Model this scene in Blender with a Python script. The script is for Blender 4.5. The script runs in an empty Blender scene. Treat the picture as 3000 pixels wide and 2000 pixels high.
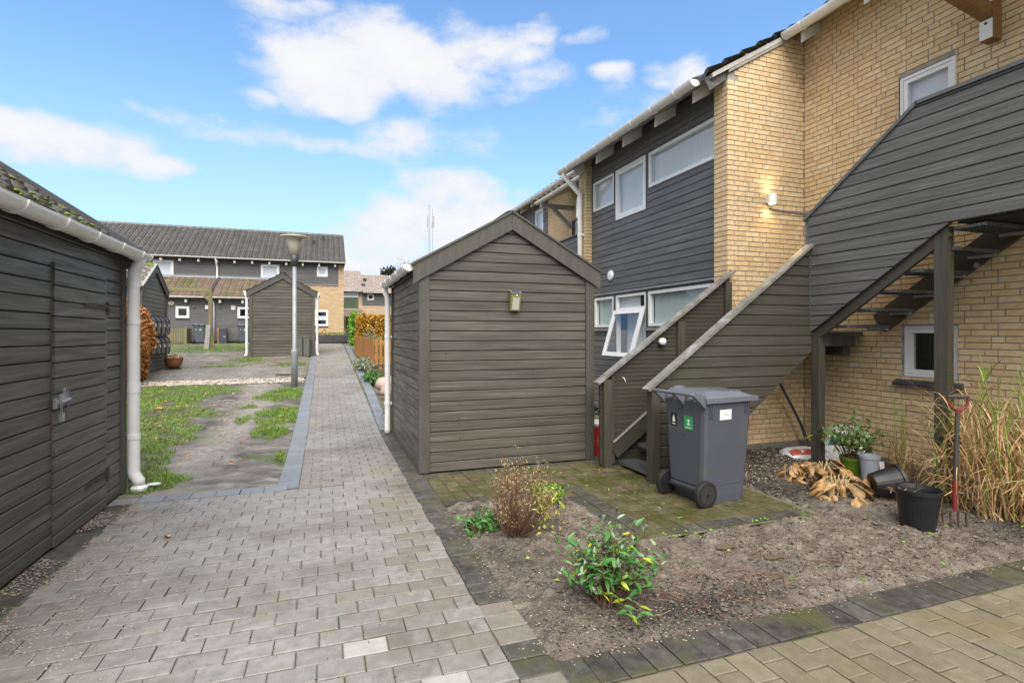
import bpy, math, random
from mathutils import Vector, Matrix, noise
R = random.Random(11)
scene = bpy.context.scene
COL = scene.collection
rad = math.radians
# ------------------------------------------------------------------ camera
TH = math.atan(550 / 1573.0)
cam_d = bpy.data.cameras.new('camera')
cam_d.sensor_width = 36.0
cam_d.lens = 1573 / 3000 * 36.0
cam_d.shift_y = -23 / 3000.0
cam_d.clip_start = 0.05
cam_d.clip_end = 2000
cam = bpy.data.objects.new('camera', cam_d)
cam.location = (0, 0, 1.6)
cam.rotation_euler = (rad(90), 0, -TH)
COL.objects.link(cam)
scene.camera = cam
scene.view_settings.view_transform = 'Standard'
scene.view_settings.look = 'None'
scene.view_settings.gamma = 1
scene.view_settings.exposure = 1.45
scene.view_settings.use_curve_mapping = False
scene.cycles.max_bounces = 6
scene.cycles.diffuse_bounces = 3
scene.cycles.glossy_bounces = 2
scene.cycles.transmission_bounces = 2
scene.cycles.transparent_max_bounces = 8
# ------------------------------------------------------------------ sky and sun
SUN_EL, SUN_AZ = 54.0, 192.0          # soft light from behind and left of the camera
world = bpy.data.worlds.new('World')
scene.world = world
world.use_nodes = True
world.cycles.sampling_method = 'MANUAL'
world.cycles.sample_map_resolution = 512
wn = world.node_tree.nodes
wl = world.node_tree.links
wn.clear()


def wnode(t, **kw):
    n = wn.new(t)
    for k, v in kw.items():
        setattr(n, k, v)
    return n


def wmath(op, a, b=None, c=None, clamp=False):
    n = wn.new('ShaderNodeMath')
    n.operation = op
    n.use_clamp = clamp
    for i, x in enumerate((a, b, c)):
        if x is None:
            continue
        if isinstance(x, (int, float)):
            n.inputs[i].default_value = x
        else:
            wl.new(x, n.inputs[i])
    return n.outputs[0]


def wsmooth(x, a, b):
    n = wn.new('ShaderNodeMapRange')
    n.interpolation_type = 'SMOOTHSTEP'
    wl.new(x, n.inputs[0])
    n.inputs[1].default_value = a
    n.inputs[2].default_value = b
    return n.outputs[0]


sky = wnode('ShaderNodeTexSky', sky_type='NISHITA', sun_disc=False)
sky.sun_elevation = rad(SUN_EL)
sky.sun_rotation = rad(SUN_AZ)
sky.altitude = 0
sky.air_density = 1.0
sky.dust_density = 0.7
sky.ozone_density = 2.0
tc = wnode('ShaderNodeTexCoord')
sep = wnode('ShaderNodeSeparateXYZ')
wl.new(tc.outputs['Generated'], sep.inputs[0])
az0 = wmath('ARCTAN2', sep.outputs[0], sep.outputs[1])
el0 = wmath('ARCSINE', sep.outputs[2])
mp = wnode('ShaderNodeMapping')
mp.inputs['Scale'].default_value = (1, 1, 2.0)
wl.new(tc.outputs['Generated'], mp.inputs[0])


def wnoise(scale, detail, rough, dist=0.0, w=0.0):
    n = wn.new('ShaderNodeTexNoise')
    n.inputs['Scale'].default_value = scale
    n.inputs['Detail'].default_value = detail
    n.inputs['Roughness'].default_value = rough
    n.inputs['Distortion'].default_value = dist
    ad = wn.new('ShaderNodeVectorMath')
    wl.new(mp.outputs[0], ad.inputs[0])
    ad.inputs[1].default_value = (w * 3.1, w * 1.7, w)
    wl.new(ad.outputs[0], n.inputs['Vector'])
    return n.outputs['Fac']


n_fine = wnoise(9.0, 7, 0.62, 0.0, 1.3)
n_warp = wnoise(7.0, 2, 0.5, 0.0, 5.1)
n_warp2 = wnoise(7.0, 2, 0.5, 0.0, 9.7)
n_big = wnoise(2.1, 4, 0.58, 0.0, 3.0)
az = wmath('ADD', az0, wmath('MULTIPLY', wmath('SUBTRACT', n_warp, 0.5), 0.16))
el = wmath('ADD', el0, wmath('MULTIPLY', wmath('SUBTRACT', n_warp2, 0.5), 0.07))
# cloud banks: azimuth, elevation, half width, half height (degrees), thickness
BANKS = [(-1.5, 24.8, 7.0, 3.8, 1.15), (6.5, 26.6, 9.0, 4.1, 1.2), (2.5, 23.2, 7.0, 2.4, 1.05),
         (15.5, 27.6, 9.0, 3.0, 1.0), (12.5, 24.2, 9.0, 2.3, .7), (21.0, 25.4, 5.5, 2.0, .6),
         (-22.5, 15.7, 7.5, 2.5, .95), (-16.0, 14.8, 5.0, 1.5, .65), (-3.0, 18.4, 14.0, 1.2, .52), (8.0, 19.3, 9.0, 2.2, .40),
         (14.0, 15.2, 7.5, 2.5, 1.1), (9.5, 12.0, 8.0, 3.0, 1.0), (15.5, 10.6, 11.0, 4.2, 1.05), (3.6, 7.4, 4.5, 1.9, .9), (6.5, 8.8, 6.5, 2.8, .9),
         (30.4, 25.3, 2.4, 1.3, .8), (36.5, 24.6, 3.4, 2.0, .7), (-3.2, 29.2, 4.2, .9, .6), (-5.6, 21.5, 3.0, 1.1, .6),
         (27.2, 28.9, 2.2, .8, .5), (22.9, 29.4, 2.2, 1.2, .5), (33.0, 22.6, 5.5, 2.0, .3)]
field = None
for (a, e, ra, re, w) in BANKS:
    dx = wmath('DIVIDE', wmath('SUBTRACT', az, rad(a)), rad(ra))
    dy = wmath('DIVIDE', wmath('SUBTRACT', el, rad(e)), rad(re))
    q = wmath('MULTIPLY_ADD', dx, dx, wmath('MULTIPLY', dy, dy))
    t = wmath('MULTIPLY', wmath('SUBTRACT', 1.15, q), w)
    field = t if field is None else wmath('SMOOTH_MAX', field, t, 0.15)
field = wmath('MAXIMUM', field, -0.9)
f1 = wmath('MULTIPLY_ADD', wmath('SUBTRACT', n_fine, 0.5), 2.5, field)
front = wsmooth(f1, -0.05, 0.95)
# everywhere else, out of view: near-overcast cloud thickened to raise the ambient light
f2 = wsmooth(wmath('MULTIPLY_ADD', wmath('SUBTRACT', n_fine, 0.5), 0.5, n_big), 0.24, 0.44)
away = wmath('MAXIMUM', wsmooth(wmath('ABSOLUTE', wmath('SUBTRACT', az0, rad(19.3))), rad(46), rad(66)), wsmooth(el0, rad(32), rad(42)))
mixf = wnode('ShaderNodeMix', data_type='FLOAT')
wl.new(away, mixf.inputs[0])
wl.new(front, mixf.inputs[2])
wl.new(f2, mixf.inputs[3])
cover = mixf.outputs[0]
hs = wnode('ShaderNodeHueSaturation')
hs.inputs['Saturation'].default_value = 1.0
hs.inputs['Value'].default_value = SKY_V = 1.08
wl.new(sky.outputs[0], hs.inputs['Color'])
crmp = wnode('ShaderNodeMix', data_type='RGBA')
wl.new(wsmooth(f1, 0.4, 1.6), crmp.inputs[0])
crmp.inputs[6].default_value = (3.9, 4.05, 4.4, 1)
crmp.inputs[7].default_value = (4.5, 4.45, 4.45, 1)
cmix = wnode('ShaderNodeMix', data_type='RGBA')
wl.new(wmath('MULTIPLY', cover, 0.96), cmix.inputs[0])
tint = wnode('ShaderNodeMix', data_type='RGBA', blend_type='MULTIPLY')
tint.inputs[0].default_value = 1.0
tint.inputs[7].default_value = (.93, 1.13, 1.24, 1)
wl.new(hs.outputs[0], tint.inputs[6])
hz = wnode('ShaderNodeMix', data_type='RGBA')
wl.new(wmath('MULTIPLY', wmath('SUBTRACT', 1.0, wsmooth(el0, 0.0, rad(26))), 0.7), hz.inputs[0])
wl.new(tint.outputs[2], hz.inputs[6])
hz.inputs[7].default_value = (2.75, 3.55, 4.4, 1)
wl.new(hz.outputs[2], cmix.inputs[6])
wl.new(crmp.outputs[2], cmix.inputs[7])
bg = wnode('ShaderNodeBackground')
bg.inputs['Strength'].default_value = 0.08
wl.new(cmix.outputs[2], bg.inputs['Color'])
wo = wnode('ShaderNodeOutputWorld')
wl.new(bg.outputs[0], wo.inputs['Surface'])
sd = bpy.data.lights.new('sun', 'SUN')
sd.energy = 2.6
sd.angle = rad(60)
sd.color = (1.0, 0.93, 0.83)
sun = bpy.data.objects.new('sun', sd)
sdir = Vector((math.sin(rad(SUN_AZ)) * math.cos(rad(SUN_EL)), math.cos(rad(SUN_AZ)) * math.cos(rad(SUN_EL)), math.sin(rad(SUN_EL))))
sun.rotation_euler = sdir.to_track_quat('Z', 'Y').to_euler()
COL.objects.link(sun)


# ------------------------------------------------------------------ terrain
def T(y):
    """ground height: level near the camera, then a gentle rise to the far houses"""
    if y < 7.7:
        return 0.0
    if y < 9.7:
        s = (y - 7.7) / 2
        return .06 * s * s
    if y < 25.4:
        return .06 * (y - 8.7)
    if y < 27.4:
        s = (27.4 - y) / 2
        return 1.06 - .06 * s * s
    return 1.06


# ------------------------------------------------------------------ mesh helpers
class MB:
    def __init__(s):
        s.v = []
        s.f = []

    def add(s, vs, fs):
        b = len(s.v)
        s.v += [tuple(p) for p in vs]
        s.f += [tuple(i + b for i in f) for f in fs]
        return s

    def box(s, x0, x1, y0, y1, z0, z1):
        return s.hexa([(x0, y0, z0), (x1, y0, z0), (x1, y1, z0), (x0, y1, z0), (x0, y0, z1), (x1, y0, z1), (x1, y1, z1), (x0, y1, z1)])

    def hexa(s, p):
        return s.add(p, [(3, 2, 1, 0), (4, 5, 6, 7), (0, 1, 5, 4), (1, 2, 6, 5), (2, 3, 7, 6), (3, 0, 4, 7)])

    def bar(s, a, b, w, h, up=(0, 0, 1)):
        a = Vector(a); b = Vector(b)
        d = (b - a).normalized()
        sd_ = d.cross(Vector(up)).normalized()
        u = sd_.cross(d).normalized()
        o = []
        for p in (a, b):
            o += [p - sd_ * w / 2 - u * h / 2, p + sd_ * w / 2 - u * h / 2, p + sd_ * w / 2 + u * h / 2, p - sd_ * w / 2 + u * h / 2]
        return s.add(o, [(0, 1, 2, 3), (7, 6, 5, 4), (0, 4, 5, 1), (1, 5, 6, 2), (2, 6, 7, 3), (3, 7, 4, 0)])

    def prism(s, poly, ext):
        n = len(poly)
        e = Vector(ext)
        vs = [Vector(p) for p in poly]
        vs += [p + e for p in vs]
        return s.add(vs, [tuple(range(n))[::-1], tuple(range(n, 2 * n))] + [(i, (i + 1) % n, n + (i + 1) % n, n + i) for i in range(n)])

    def tube(s, pts, r, n=10, caps=True):
        pts = [Vector(p) for p in pts]
        m = len(pts)
        rs = r if isinstance(r, (list, tuple)) else [r] * m
        vs = []
        ref = None
        for i, p in enumerate(pts):
            d = (pts[min(i + 1, m - 1)] - pts[max(i - 1, 0)]).normalized()
            if ref is None:
                ref = Vector((0, 0, 1)) if abs(d.z) < .9 else Vector((1, 0, 0))
            a = (ref - d * ref.dot(d)).normalized()
            b = d.cross(a)
            ref = a
            for k in range(n):
                t = 2 * math.pi * k / n
                vs.append(p + (a * math.cos(t) + b * math.sin(t)) * rs[i])
        fs = []
        for i in range(m - 1):
            for k in range(n):
                fs.append((i * n + k, i * n + (k + 1) % n, (i + 1) * n + (k + 1) % n, (i + 1) * n + k))
        if caps:
            fs.append(tuple(range(n))[::-1])
            fs.append(tuple(range((m - 1) * n, m * n)))
        return s.add(vs, fs)

    def lathe(s, prof, c=(0, 0, 0), n=20, sx=1, sy=1):
        vs = []
        for (r, z) in prof:
            for k in range(n):
                t = 2 * math.pi * k / n
                vs.append((c[0] + r * sx * math.cos(t), c[1] + r * sy * math.sin(t), c[2] + z))
        fs = []
        for i in range(len(prof) - 1):
            for k in range(n):
                fs.append((i * n + k, i * n + (k + 1) % n, (i + 1) * n + (k + 1) % n, (i + 1) * n + k))
        if prof[0][0] > 1e-4:
            fs.append(tuple(range(n))[::-1])
        if prof[-1][0] > 1e-4:
            fs.append(tuple(range((len(prof) - 1) * n, len(prof) * n)))
        return s.add(vs, fs)

    def ribbon(s, pts, ws, side):
        sd_ = Vector(side).normalized()
        vs = []
        for p, w in zip(pts, ws):
            p = Vector(p)
            vs += [p - sd_ * w / 2, p + sd_ * w / 2]
        return s.add(vs, [(2 * i, 2 * i + 1, 2 * i + 3, 2 * i + 2) for i in range(len(pts) - 1)])

    def mesh(s, name, mat=None, smooth=False):
        me = bpy.data.meshes.new(name)
        me.from_pydata(s.v, [], s.f)
        if mat:
            me.materials.append(mat)
        if smooth:
            me.polygons.foreach_set('use_smooth', [True] * len(me.polygons))
        me.update()
        return me

    def build(s, name, mat, parent=None, smooth=False, **tags):
        return link(name, s.mesh(name, mat, smooth), parent, **tags)


WL = {}


def link(name, data, parent=None, loc=None, rot=None, scl=None, local=False, **tags):
    o = bpy.data.objects.new(name, data)
    COL.objects.link(o)
    if loc is not None:
        o.location = loc
    if rot is not None:
        o.rotation_euler = rot
    if scl is not None:
        o.scale = scl
    if parent is not None:
        o.parent = parent
        if not LOCAL[0]:
            pl = WL.get(parent.name, Vector((0, 0, 0)))
            if pl.length > 0:
                o.matrix_parent_inverse = Matrix.Translation(-pl)
    for k, v in tags.items():
        if v:
            o[k] = v
    return o


LOCAL = [False]


def thing(name, label, category, loc=(0, 0, 0), rotz=0, group=None):
    o = bpy.data.objects.new(name, None)
    COL.objects.link(o)
    o.empty_display_size = .2
    o.location = loc
    o.rotation_euler = (0, 0, rotz)
    o['label'] = label
    o['category'] = category
    if group:
        o['group'] = group
    WL[o.name] = Vector(loc)
    return o


def copy_tree(o, parent=None):
    c = o.copy()
    COL.objects.link(c)
    c.parent = parent
    for ch in o.children:
        copy_tree(ch, c)
    return c


def in_view(p, m=0.12):
    d = p[0] * math.sin(TH) + p[1] * math.cos(TH)
    if d < .3:
        return 0
    a = (p[0] * math.cos(TH) - p[1] * math.sin(TH)) / d
    b = (p[2] - 1.6) / d
    if abs(a) > .954 + m or b > .621 + m or b < -.65 - m:
        return 0
    return 1 / d


# ------------------------------------------------------------------ materials
MATS = {}


def newmat(name):
    m = bpy.data.materials.new(name)
    m.use_nodes = True
    nt = m.node_tree
    MATS[name] = m
    return m, nt, nt.nodes['Principled BSDF']


def nd(nt, t, **kw):
    n = nt.nodes.new(t)
    for k, v in kw.items():
        if k.startswith('i_'):
            n.inputs[k[2:]].default_value = v
        else:
            setattr(n, k, v)
    return n


def mth(nt, op, a, b=None, clamp=False):
    n = nt.nodes.new('ShaderNodeMath')
    n.operation = op
    n.use_clamp = clamp
    for i, x in enumerate((a, b)):
        if x is None:
            continue
        if isinstance(x, (int, float)):
            n.inputs[i].default_value = x
        else:
            nt.links.new(x, n.inputs[i])
    return n.outputs[0]


def ramp(nt, x, stops):
    n = nt.nodes.new('ShaderNodeValToRGB')
    e = n.color_ramp.elements
    while len(e) < len(stops):
        e.new(.5)
    for i, (p, c) in enumerate(stops):
        e[i].position = p
        e[i].color = (c[0], c[1], c[2], 1) if not isinstance(c, (int, float)) else (c, c, c, 1)
    nt.links.new(x, n.inputs[0])
    return n.outputs[0]


def mixc(nt, f, a, b, mode='MIX'):
    n = nt.nodes.new('ShaderNodeMix')
    n.data_type = 'RGBA'
    n.blend_type = mode
    for i, x in ((0, f), (6, a), (7, b)):
        if isinstance(x, (int, float)):
            n.inputs[i].default_value = x
        elif isinstance(x, tuple):
            n.inputs[i].default_value = (x[0], x[1], x[2], 1)
        else:
            nt.links.new(x, n.inputs[i])
    return n.outputs[2]


def coords(nt, scale, rnd_out=None, spread=31.0, rot=None):
    g = nt.nodes.new('ShaderNodeNewGeometry')
    v = g.outputs['Position']
    if rot:
        m = nt.nodes.new('ShaderNodeMapping')
        m.inputs['Rotation'].default_value = rot
        nt.links.new(v, m.inputs[0])
        v = m.outputs[0]
    m = nt.nodes.new('ShaderNodeVectorMath')
    m.operation = 'MULTIPLY'
    nt.links.new(v, m.inputs[0])
    m.inputs[1].default_value = scale
    v = m.outputs[0]
    if rnd_out is not None:
        c = nt.nodes.new('ShaderNodeCombineXYZ')
        for i, k in enumerate((1.0, 1.7, .6)):
            nt.links.new(mth(nt, 'MULTIPLY', rnd_out, spread * k), c.inputs[i])
        a = nt.nodes.new('ShaderNodeVectorMath')
        nt.links.new(v, a.inputs[0])
        nt.links.new(c.outputs[0], a.inputs[1])
        v = a.outputs[0]
    return v


def tnoise(nt, vec, scale=1.0, detail=6, rough=.55, dist=0.0):
    n = nd(nt, 'ShaderNodeTexNoise')
    n.inputs['Scale'].default_value = scale
    n.inputs['Detail'].default_value = detail
    n.inputs['Roughness'].default_value = rough
    n.inputs['Distortion'].default_value = dist
    nt.links.new(vec, n.inputs['Vector'])
    return n.outputs['Fac']


def piece_random(nt):
    oi = nt.nodes.new('ShaderNodeObjectInfo')
    g = nt.nodes.new('ShaderNodeNewGeometry')
    s = mth(nt, 'ADD', mth(nt, 'MULTIPLY', oi.outputs['Random'], 7.31), mth(nt, 'MULTIPLY', g.outputs['Random Per Island'], 3.77))
    return mth(nt, 'FRACT', s)


def surf(name, cols, scale=(4, 4, 4), detail=7, rough=(.45, .7), bump=.15, bscale=(60, 60, 60), bdist=.004, rnd=.25, patch=None, speck=None, spec=.5, rot=None, ndist=0.0, patch2=None, metallic=0.0):
    """colour ramp over stretched noise, per-piece brightness, optional stains and specks, bump and uneven gloss"""
    m, nt, b = newmat(name)
    r = piece_random(nt)
    v = coords(nt, scale, r, rot=rot)
    n1 = tnoise(nt, v, 1.0, min(detail, 5), .6, ndist)
    k = len(cols)
    col = ramp(nt, n1, [(.3 + .4 * i / max(1, k - 1), c) for i, c in enumerate(cols)])
    if rnd:
        br = mth(nt, 'ADD', mth(nt, 'MULTIPLY', r, rnd), 1 - rnd / 2)
        col = mixc(nt, 1.0, col, br, 'MULTIPLY')
    for pt in (patch, patch2):
        if pt:
            pc, psc, lo, hi = pt
            pn = tnoise(nt, coords(nt, psc), 1.0, 4, .6)
            f = nd(nt, 'ShaderNodeMapRange')
            nt.links.new(pn, f.inputs[0])
            f.inputs[1].default_value = lo
            f.inputs[2].default_value = hi
            col = mixc(nt, f.outputs[0], col, pc)
    if speck:
        sc, ssc, thr = speck
        vo = nd(nt, 'ShaderNodeTexVoronoi')
        vo.inputs['Scale'].default_value = ssc
        nt.links.new(coords(nt, (1, 1, 1)), vo.inputs['Vector'])
        f = mth(nt, 'LESS_THAN', vo.outputs['Distance'], thr)
        cn = nd(nt, 'ShaderNodeSeparateColor')
        nt.links.new(vo.outputs['Color'], cn.inputs[0])
        f = mth(nt, 'MULTIPLY', f, mth(nt, 'GREATER_THAN', cn.outputs[0], .6))
        col = mixc(nt, f, col, sc)
    nt.links.new(col, b.inputs['Base Color'])
    rn = tnoise(nt, coords(nt, tuple(x * .7 + .9 for x in scale), r), 1.0, 2)
    rr = nd(nt, 'ShaderNodeMapRange')
    nt.links.new(rn, rr.inputs[0])
    rr.inputs[1].default_value = .3
    rr.inputs[2].default_value = .7
    rr.inputs[3].default_value = rough[0]
    rr.inputs[4].default_value = rough[1]
    nt.links.new(rr.outputs[0], b.inputs['Roughness'])
    b.inputs['Specular IOR Level'].default_value = spec
    b.inputs['Metallic'].default_value = metallic
    if bump:
        bn = tnoise(nt, coords(nt, bscale, r), 1.0, 3, .65)
        bp = nd(nt, 'ShaderNodeBump')
        bp.inputs['Strength'].default_value = bump
        bp.inputs['Distance'].default_value = bdist
        nt.links.new(bn, bp.inputs['Height'])
        nt.links.new(bp.outputs[0], b.inputs['Normal'])
    return m


GR = (1.2, 1.2, 38)
m_wood = surf('stained_boards', [(.048, .044, .034), (.080, .073, .058), (.126, .117, .096)], GR, 8, (.30, .58), .45, (5, 5, 200), .004, .30, speck=((.030, .027, .022), 4.5, .05), patch=((.062, .062, .045), (1.3, 1.3, 1.0), .55, .75), ndist=.4)
m_woodtrim = surf('stained_trim', [(.052, .050, .041), (.078, .074, .062)], (14, 14, 2), 8, (.4, .62), .5, (90, 90, 12), .004, .15)
m_clad = surf('stained_cladding', [(.072, .073, .074), (.108, .109, .112), (.152, .153, .156)], GR, 8, (.4, .65), .5, (5, 5, 200), .004, .22, ndist=.6)
m_stair = surf('stair_boards', [(.040, .038, .029), (.056, .053, .041), (.080, .077, .063)], GR, 8, (.38, .6), .7, (6, 6, 170), .006, .2, patch=((.046, .054, .024), (1.6, 1.6, 1.3), .54, .74), ndist=.8)
m_stairup = surf('stair_boards_weathered', [(.074, .074, .070), (.108, .108, .103), (.158, .158, .153)], GR, 8, (.36, .58), .8, (6, 6, 150), .006, .16, ndist=.8)
m_stairdark = surf('stair_inner_boards', [(.045, .042, .030), (.062, .058, .043)], GR, 8, (.4, .6), .4, (5, 5, 200), .003, .2)
m_woodpale = surf('weathered_boards', [(.075, .074, .062), (.115, .113, .098), (.165, .162, .145)], GR, 8, (.4, .65), .6, (5, 5, 200), .005, .25, ndist=.6)
m_core = surf('dark_core', [(.012, .012, .011), (.02, .02, .018)], rnd=0, bump=0, rough=(.8, .9))
m_weather = surf('weathered_rail', [(.20, .20, .19), (.30, .30, .285), (.16, .155, .13)], (20, 20, 20), 6, (.28, .5), .3, rnd=.1)
m_railwood = surf('rail_painted_sheen', [(.11, .105, .085), (.18, .175, .155), (.30, .30, .30)], (5, 5, 9), 7, (.22, .45), .3, rnd=.1)  # pale greys put the wet highlight into the handrail's colour
m_post = surf('post_wood', [(.036, .034, .024), (.053, .050, .037), (.072, .068, .051)], (22, 22, 1.6), 8, (.4, .62), .5, (110, 110, 8), .005, .15, patch=((.04, .048, .018), (2, 2, 1.5), .55, .75))
m_mortar = surf('mortar', [(.24, .225, .20), (.34, .32, .29)], (9, 9, 9), rnd=0, bump=.3, rough=(.7, .85))
m_concrete = surf('plinth_render', [(.16, .15, .125), (.23, .215, .185)], (5, 5, 5), rnd=0, bump=.3, rough=(.6, .8), patch=((.08, .085, .05), (2, 2, 4), .5, .7))
m_pvc = surf('white_plastic', [(.74, .74, .725), (.80, .80, .79)], (5, 5, 5), rnd=.04, bump=.02, rough=(.25, .4), patch=((.62, .60, .54), (3, 3, 6), .58, .8))
m_frame = surf('white_window_frame', [(.72, .73, .74), (.76, .77, .78)], rnd=0, bump=0, rough=(.25, .35))
m_rafter = surf('white_painted_wood', [(.68, .67, .63), (.76, .75, .72)], (8, 8, 8), rnd=.08, bump=.1, rough=(.45, .6))
m_oakbeam = surf('varnished_beam', [(.21, .105, .038), (.29, .15, .055)], (3, 3, 14), rnd=.05, bump=.2, rough=(.4, .55))
m_soffit = surf('grey_soffit', [(.36, .35, .32), (.45, .44, .41)], (8, 8, 3), rnd=.1, bump=.2)
m_alu = surf('flashing_metal', [(.30, .31, .33), (.40, .41, .43)], rnd=.05, bump=.05, rough=(.3, .45), metallic=.6)
m_dark_metal = surf('dark_flashing', [(.03, .031, .034), (.055, .056, .06)], rnd=.05, bump=.05, rough=(.35, .5))
m_galv = surf('galvanised_steel', [(.24, .26, .28), (.34, .36, .38)], (12, 12, 3), rnd=.05, bump=.1, rough=(.45, .6), metallic=.25)
m_grate = surf('stair_grating', [(.10, .11, .115), (.20, .21, .22)], (30, 30, 30), rnd=.1, bump=.2, rough=(.3, .5), metallic=.5, patch=((.06, .09, .03), (6, 6, 6), .55, .7))
m_tile = surf('roof_tile_grey', [(.038, .037, .037), (.062, .060, .059), (.10, .097, .095)], (9, 9, 9), 6, (.22, .45), .4, (60, 60, 60), .003, .35, patch=((.048, .048, .020), (1.6, 1.6, 1.6), .54, .70))
m_tile_moss = surf('roof_tile_mossy', [(.13, .125, .12), (.18, .175, .165)], (9, 9, 9), 6, (.4, .65), .5, (40, 40, 40), .006, .3, patch=((.075, .062, .018), (7, 7, 7), .50, .58), patch2=((.10, .15, .012), (5, 5, 5), .60, .66))
m_tile_brown = surf('roof_tile_brown', [(.11, .075, .055), (.16, .115, .09)], (9, 9, 9), 6, (.4, .65), .4, (40, 40, 40), .004, .3, patch=((.075, .085, .014), (1.5, 1.5, 3), .50, .62))
m_tile_pale = surf('roof_tile_pale', [(.24, .20, .18), (.31, .26, .235)], (9, 9, 9), 6, (.4, .65), .3, (40, 40, 40), .004, .3)
m_moss = surf('moss', [(.10, .16, .015), (.17, .22, .02), (.07, .08, .015)], (14, 14, 14), rough=(.8, .95), bump=1, bscale=(80, 80, 80), bdist=.02, rnd=.2)
# pavers
m_paver = surf('paver_grey', [(.160, .151, .138), (.205, .195, .180), (.245, .235, .219)], (16, 16, 16), 8, (.20, .50), .6, (140, 140, 140), .003, .15, speck=((.5, .48, .45), 75, .10), patch=((.125, .108, .086), (.8, 1.0, 1), .47, .66), patch2=((.19, .18, .165), (5, 5, 1), .54, .66))
m_paver_light = surf('paver_pale', [(.29, .28, .26), (.35, .34, .318)], (16, 16, 16), 8, (.4, .6), .4, (170, 170, 170), .002, .1, speck=((.6, .6, .58), 90, .1))
m_paver_warm = surf('paver_warm_grey', [(.148, .134, .112), (.195, .179, .154)], (16, 16, 16), 8, (.28, .52), .5, (170, 170, 170), .0025, .15, speck=((.5, .48, .45), 75, .10), patch=((.19, .165, .125), (1.1, 1.1, 1), .52, .70))
m_paver_brown = surf('paver_brown', [(.135, .116, .083), (.185, .161, .12)], (14, 14, 14), 8, (.28, .5), .45, (170, 170, 170), .002, .2, speck=((.48, .45, .40), 75, .10), patch=((.15, .125, .07), (1.4, 1.4, 1), .5, .7))
m_paver_dark = surf('paver_charcoal', [(.034, .034, .030), (.058, .056, .049), (.09, .087, .078)], (14, 14, 14), 8, (.30, .54), .6, (120, 120, 120), .003, .55, patch2=((.10, .088, .066), (3.5, 3.5, 1), .58, .72), speck=((.28, .28, .26), 110, .11), patch=((.062, .066, .030), (2.2, 2.2, 1), .5, .66))
m_paver_skysheen = surf('paver_sky_sheen', [(.135, .15, .17), (.175, .19, .21)], (14, 14, 14), 8, (.38, .55), .4, (150, 150, 150), .002, .22, patch=((.20, .185, .165), (1.6, 1.6, 1), .56, .72))  # dark wet stone with the sky's blue-grey reflection put into the colour
m_paver_moss = surf('paver_algae', [(.058, .050, .025), (.09, .078, .042), (.13, .115, .075)], (7, 7, 7), 8, (.14, .38), .4, (150, 150, 150), .002, .28, patch=((.058, .062, .018), (2.4, 2.4, 1), .48, .64), speck=((.35, .34, .28), 95, .09))
m_joint = surf('joint_sand', [(.085, .074, .056), (.15, .132, .104)], (30, 30, 30), rnd=0, bump=.6, rough=(.8, .95), patch=((.05, .075, .016), (3, 3, 1), .48, .58))
m_soil = surf('garden_soil', [(.062, .048, .036), (.112, .090, .071), (.165, .137, .111), (.24, .204, .168)], (8, 8, 8), 10, (.35, .75), 1.0, (45, 45, 45), .03, 0, speck=((.5, .46, .38), 60, .12), patch=((.055, .044, .034), (1.9, 1.9, 1.9), .56, .68), patch2=((.29, .25, .208), (1.9, 1.9, 1), .58, .75))
m_clod = surf('soil_clod', [(.045, .035, .026), (.11, .088, .068), (.20, .168, .135)], (30, 30, 30), 5, (.6, .85), .8, (120, 120, 120), .006, .5)
m_speck = surf('bark_chips', [(.26, .19, .12), (.45, .36, .26), (.58, .5, .40)], (20, 20, 20), 3, (.5, .7), 0, rnd=.6)
m_blackchip = surf('charred_bits', [(.012, .011, .010), (.03, .027, .024)], (20, 20, 20), 3, (.4, .6), 0, rnd=.5)
m_grit = surf('path_grit', [(.22, .175, .14), (.32, .265, .22)], (20, 20, 20), 3, (.6, .8), 0, rnd=.5)
m_pebble = surf('gravel_stones', [(.24, .205, .17), (.36, .32, .27), (.46, .42, .37)], (9, 9, 9), 4, (.45, .7), .2, rnd=.5)
m_boulder = surf('granite_boulder', [(.25, .17, .14), (.36, .27, .23), (.42, .35, .31)], (7, 7, 7), 9, (.45, .65), .4, (60, 60, 60), .006, .1)
m_ground = surf('ground_soil', [(.07, .08, .03), (.13, .11, .07), (.10, .12, .03)], (.5, .5, .5), 9, (.7, .9), .5, rnd=0)
m_mud = surf('muddy_ground', [(.045, .038, .028), (.10, .087, .069), (.165, .149, .124), (.26, .242, .212)], (2.2, 4.5, 2.2), 10, (.14, .6), 1.0, (30, 55, 30), .02, 0, patch=((.055, .045, .03), (1.3, 2.4, 1), .55, .66), patch2=((.07, .10, .018), (.9, .9, 1), .57, .66), ndist=.7)
m_grass = surf('grass_blades', [(.075, .14, .015), (.135, .24, .025), (.23, .27, .05)], (1.5, 1.5, 1.5), 5, (.4, .6), 0, rnd=.7)
m_beech = surf('beech_leaves', [(.26, .085, .016), (.42, .17, .035), (.52, .30, .13)], (3, 3, 3), 5, (.32, .5), 0, rnd=.8)
m_autumn = surf('autumn_leaves', [(.30, .22, .015), (.42, .24, .02), (.38, .10, .02)], (2.2, 2.2, 2.2), 5, (.4, .6), 0, rnd=.7)
m_fallen = surf('fallen_leaves', [(.20, .085, .028), (.31, .15, .058), (.42, .28, .15)], (3, 3, 3), 4, (.4, .6), 0, rnd=.8)
m_leafgreen = surf('shrub_leaves', [(.045, .14, .03), (.075, .20, .045)], (9, 9, 9), 5, (.32, .5), .2, rnd=.45)
m_leafgrey = surf('shrub_leaves_silvery', [(.15, .24, .14), (.22, .32, .20)], (9, 9, 9), 5, (.5, .65), .2, rnd=.3)
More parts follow.
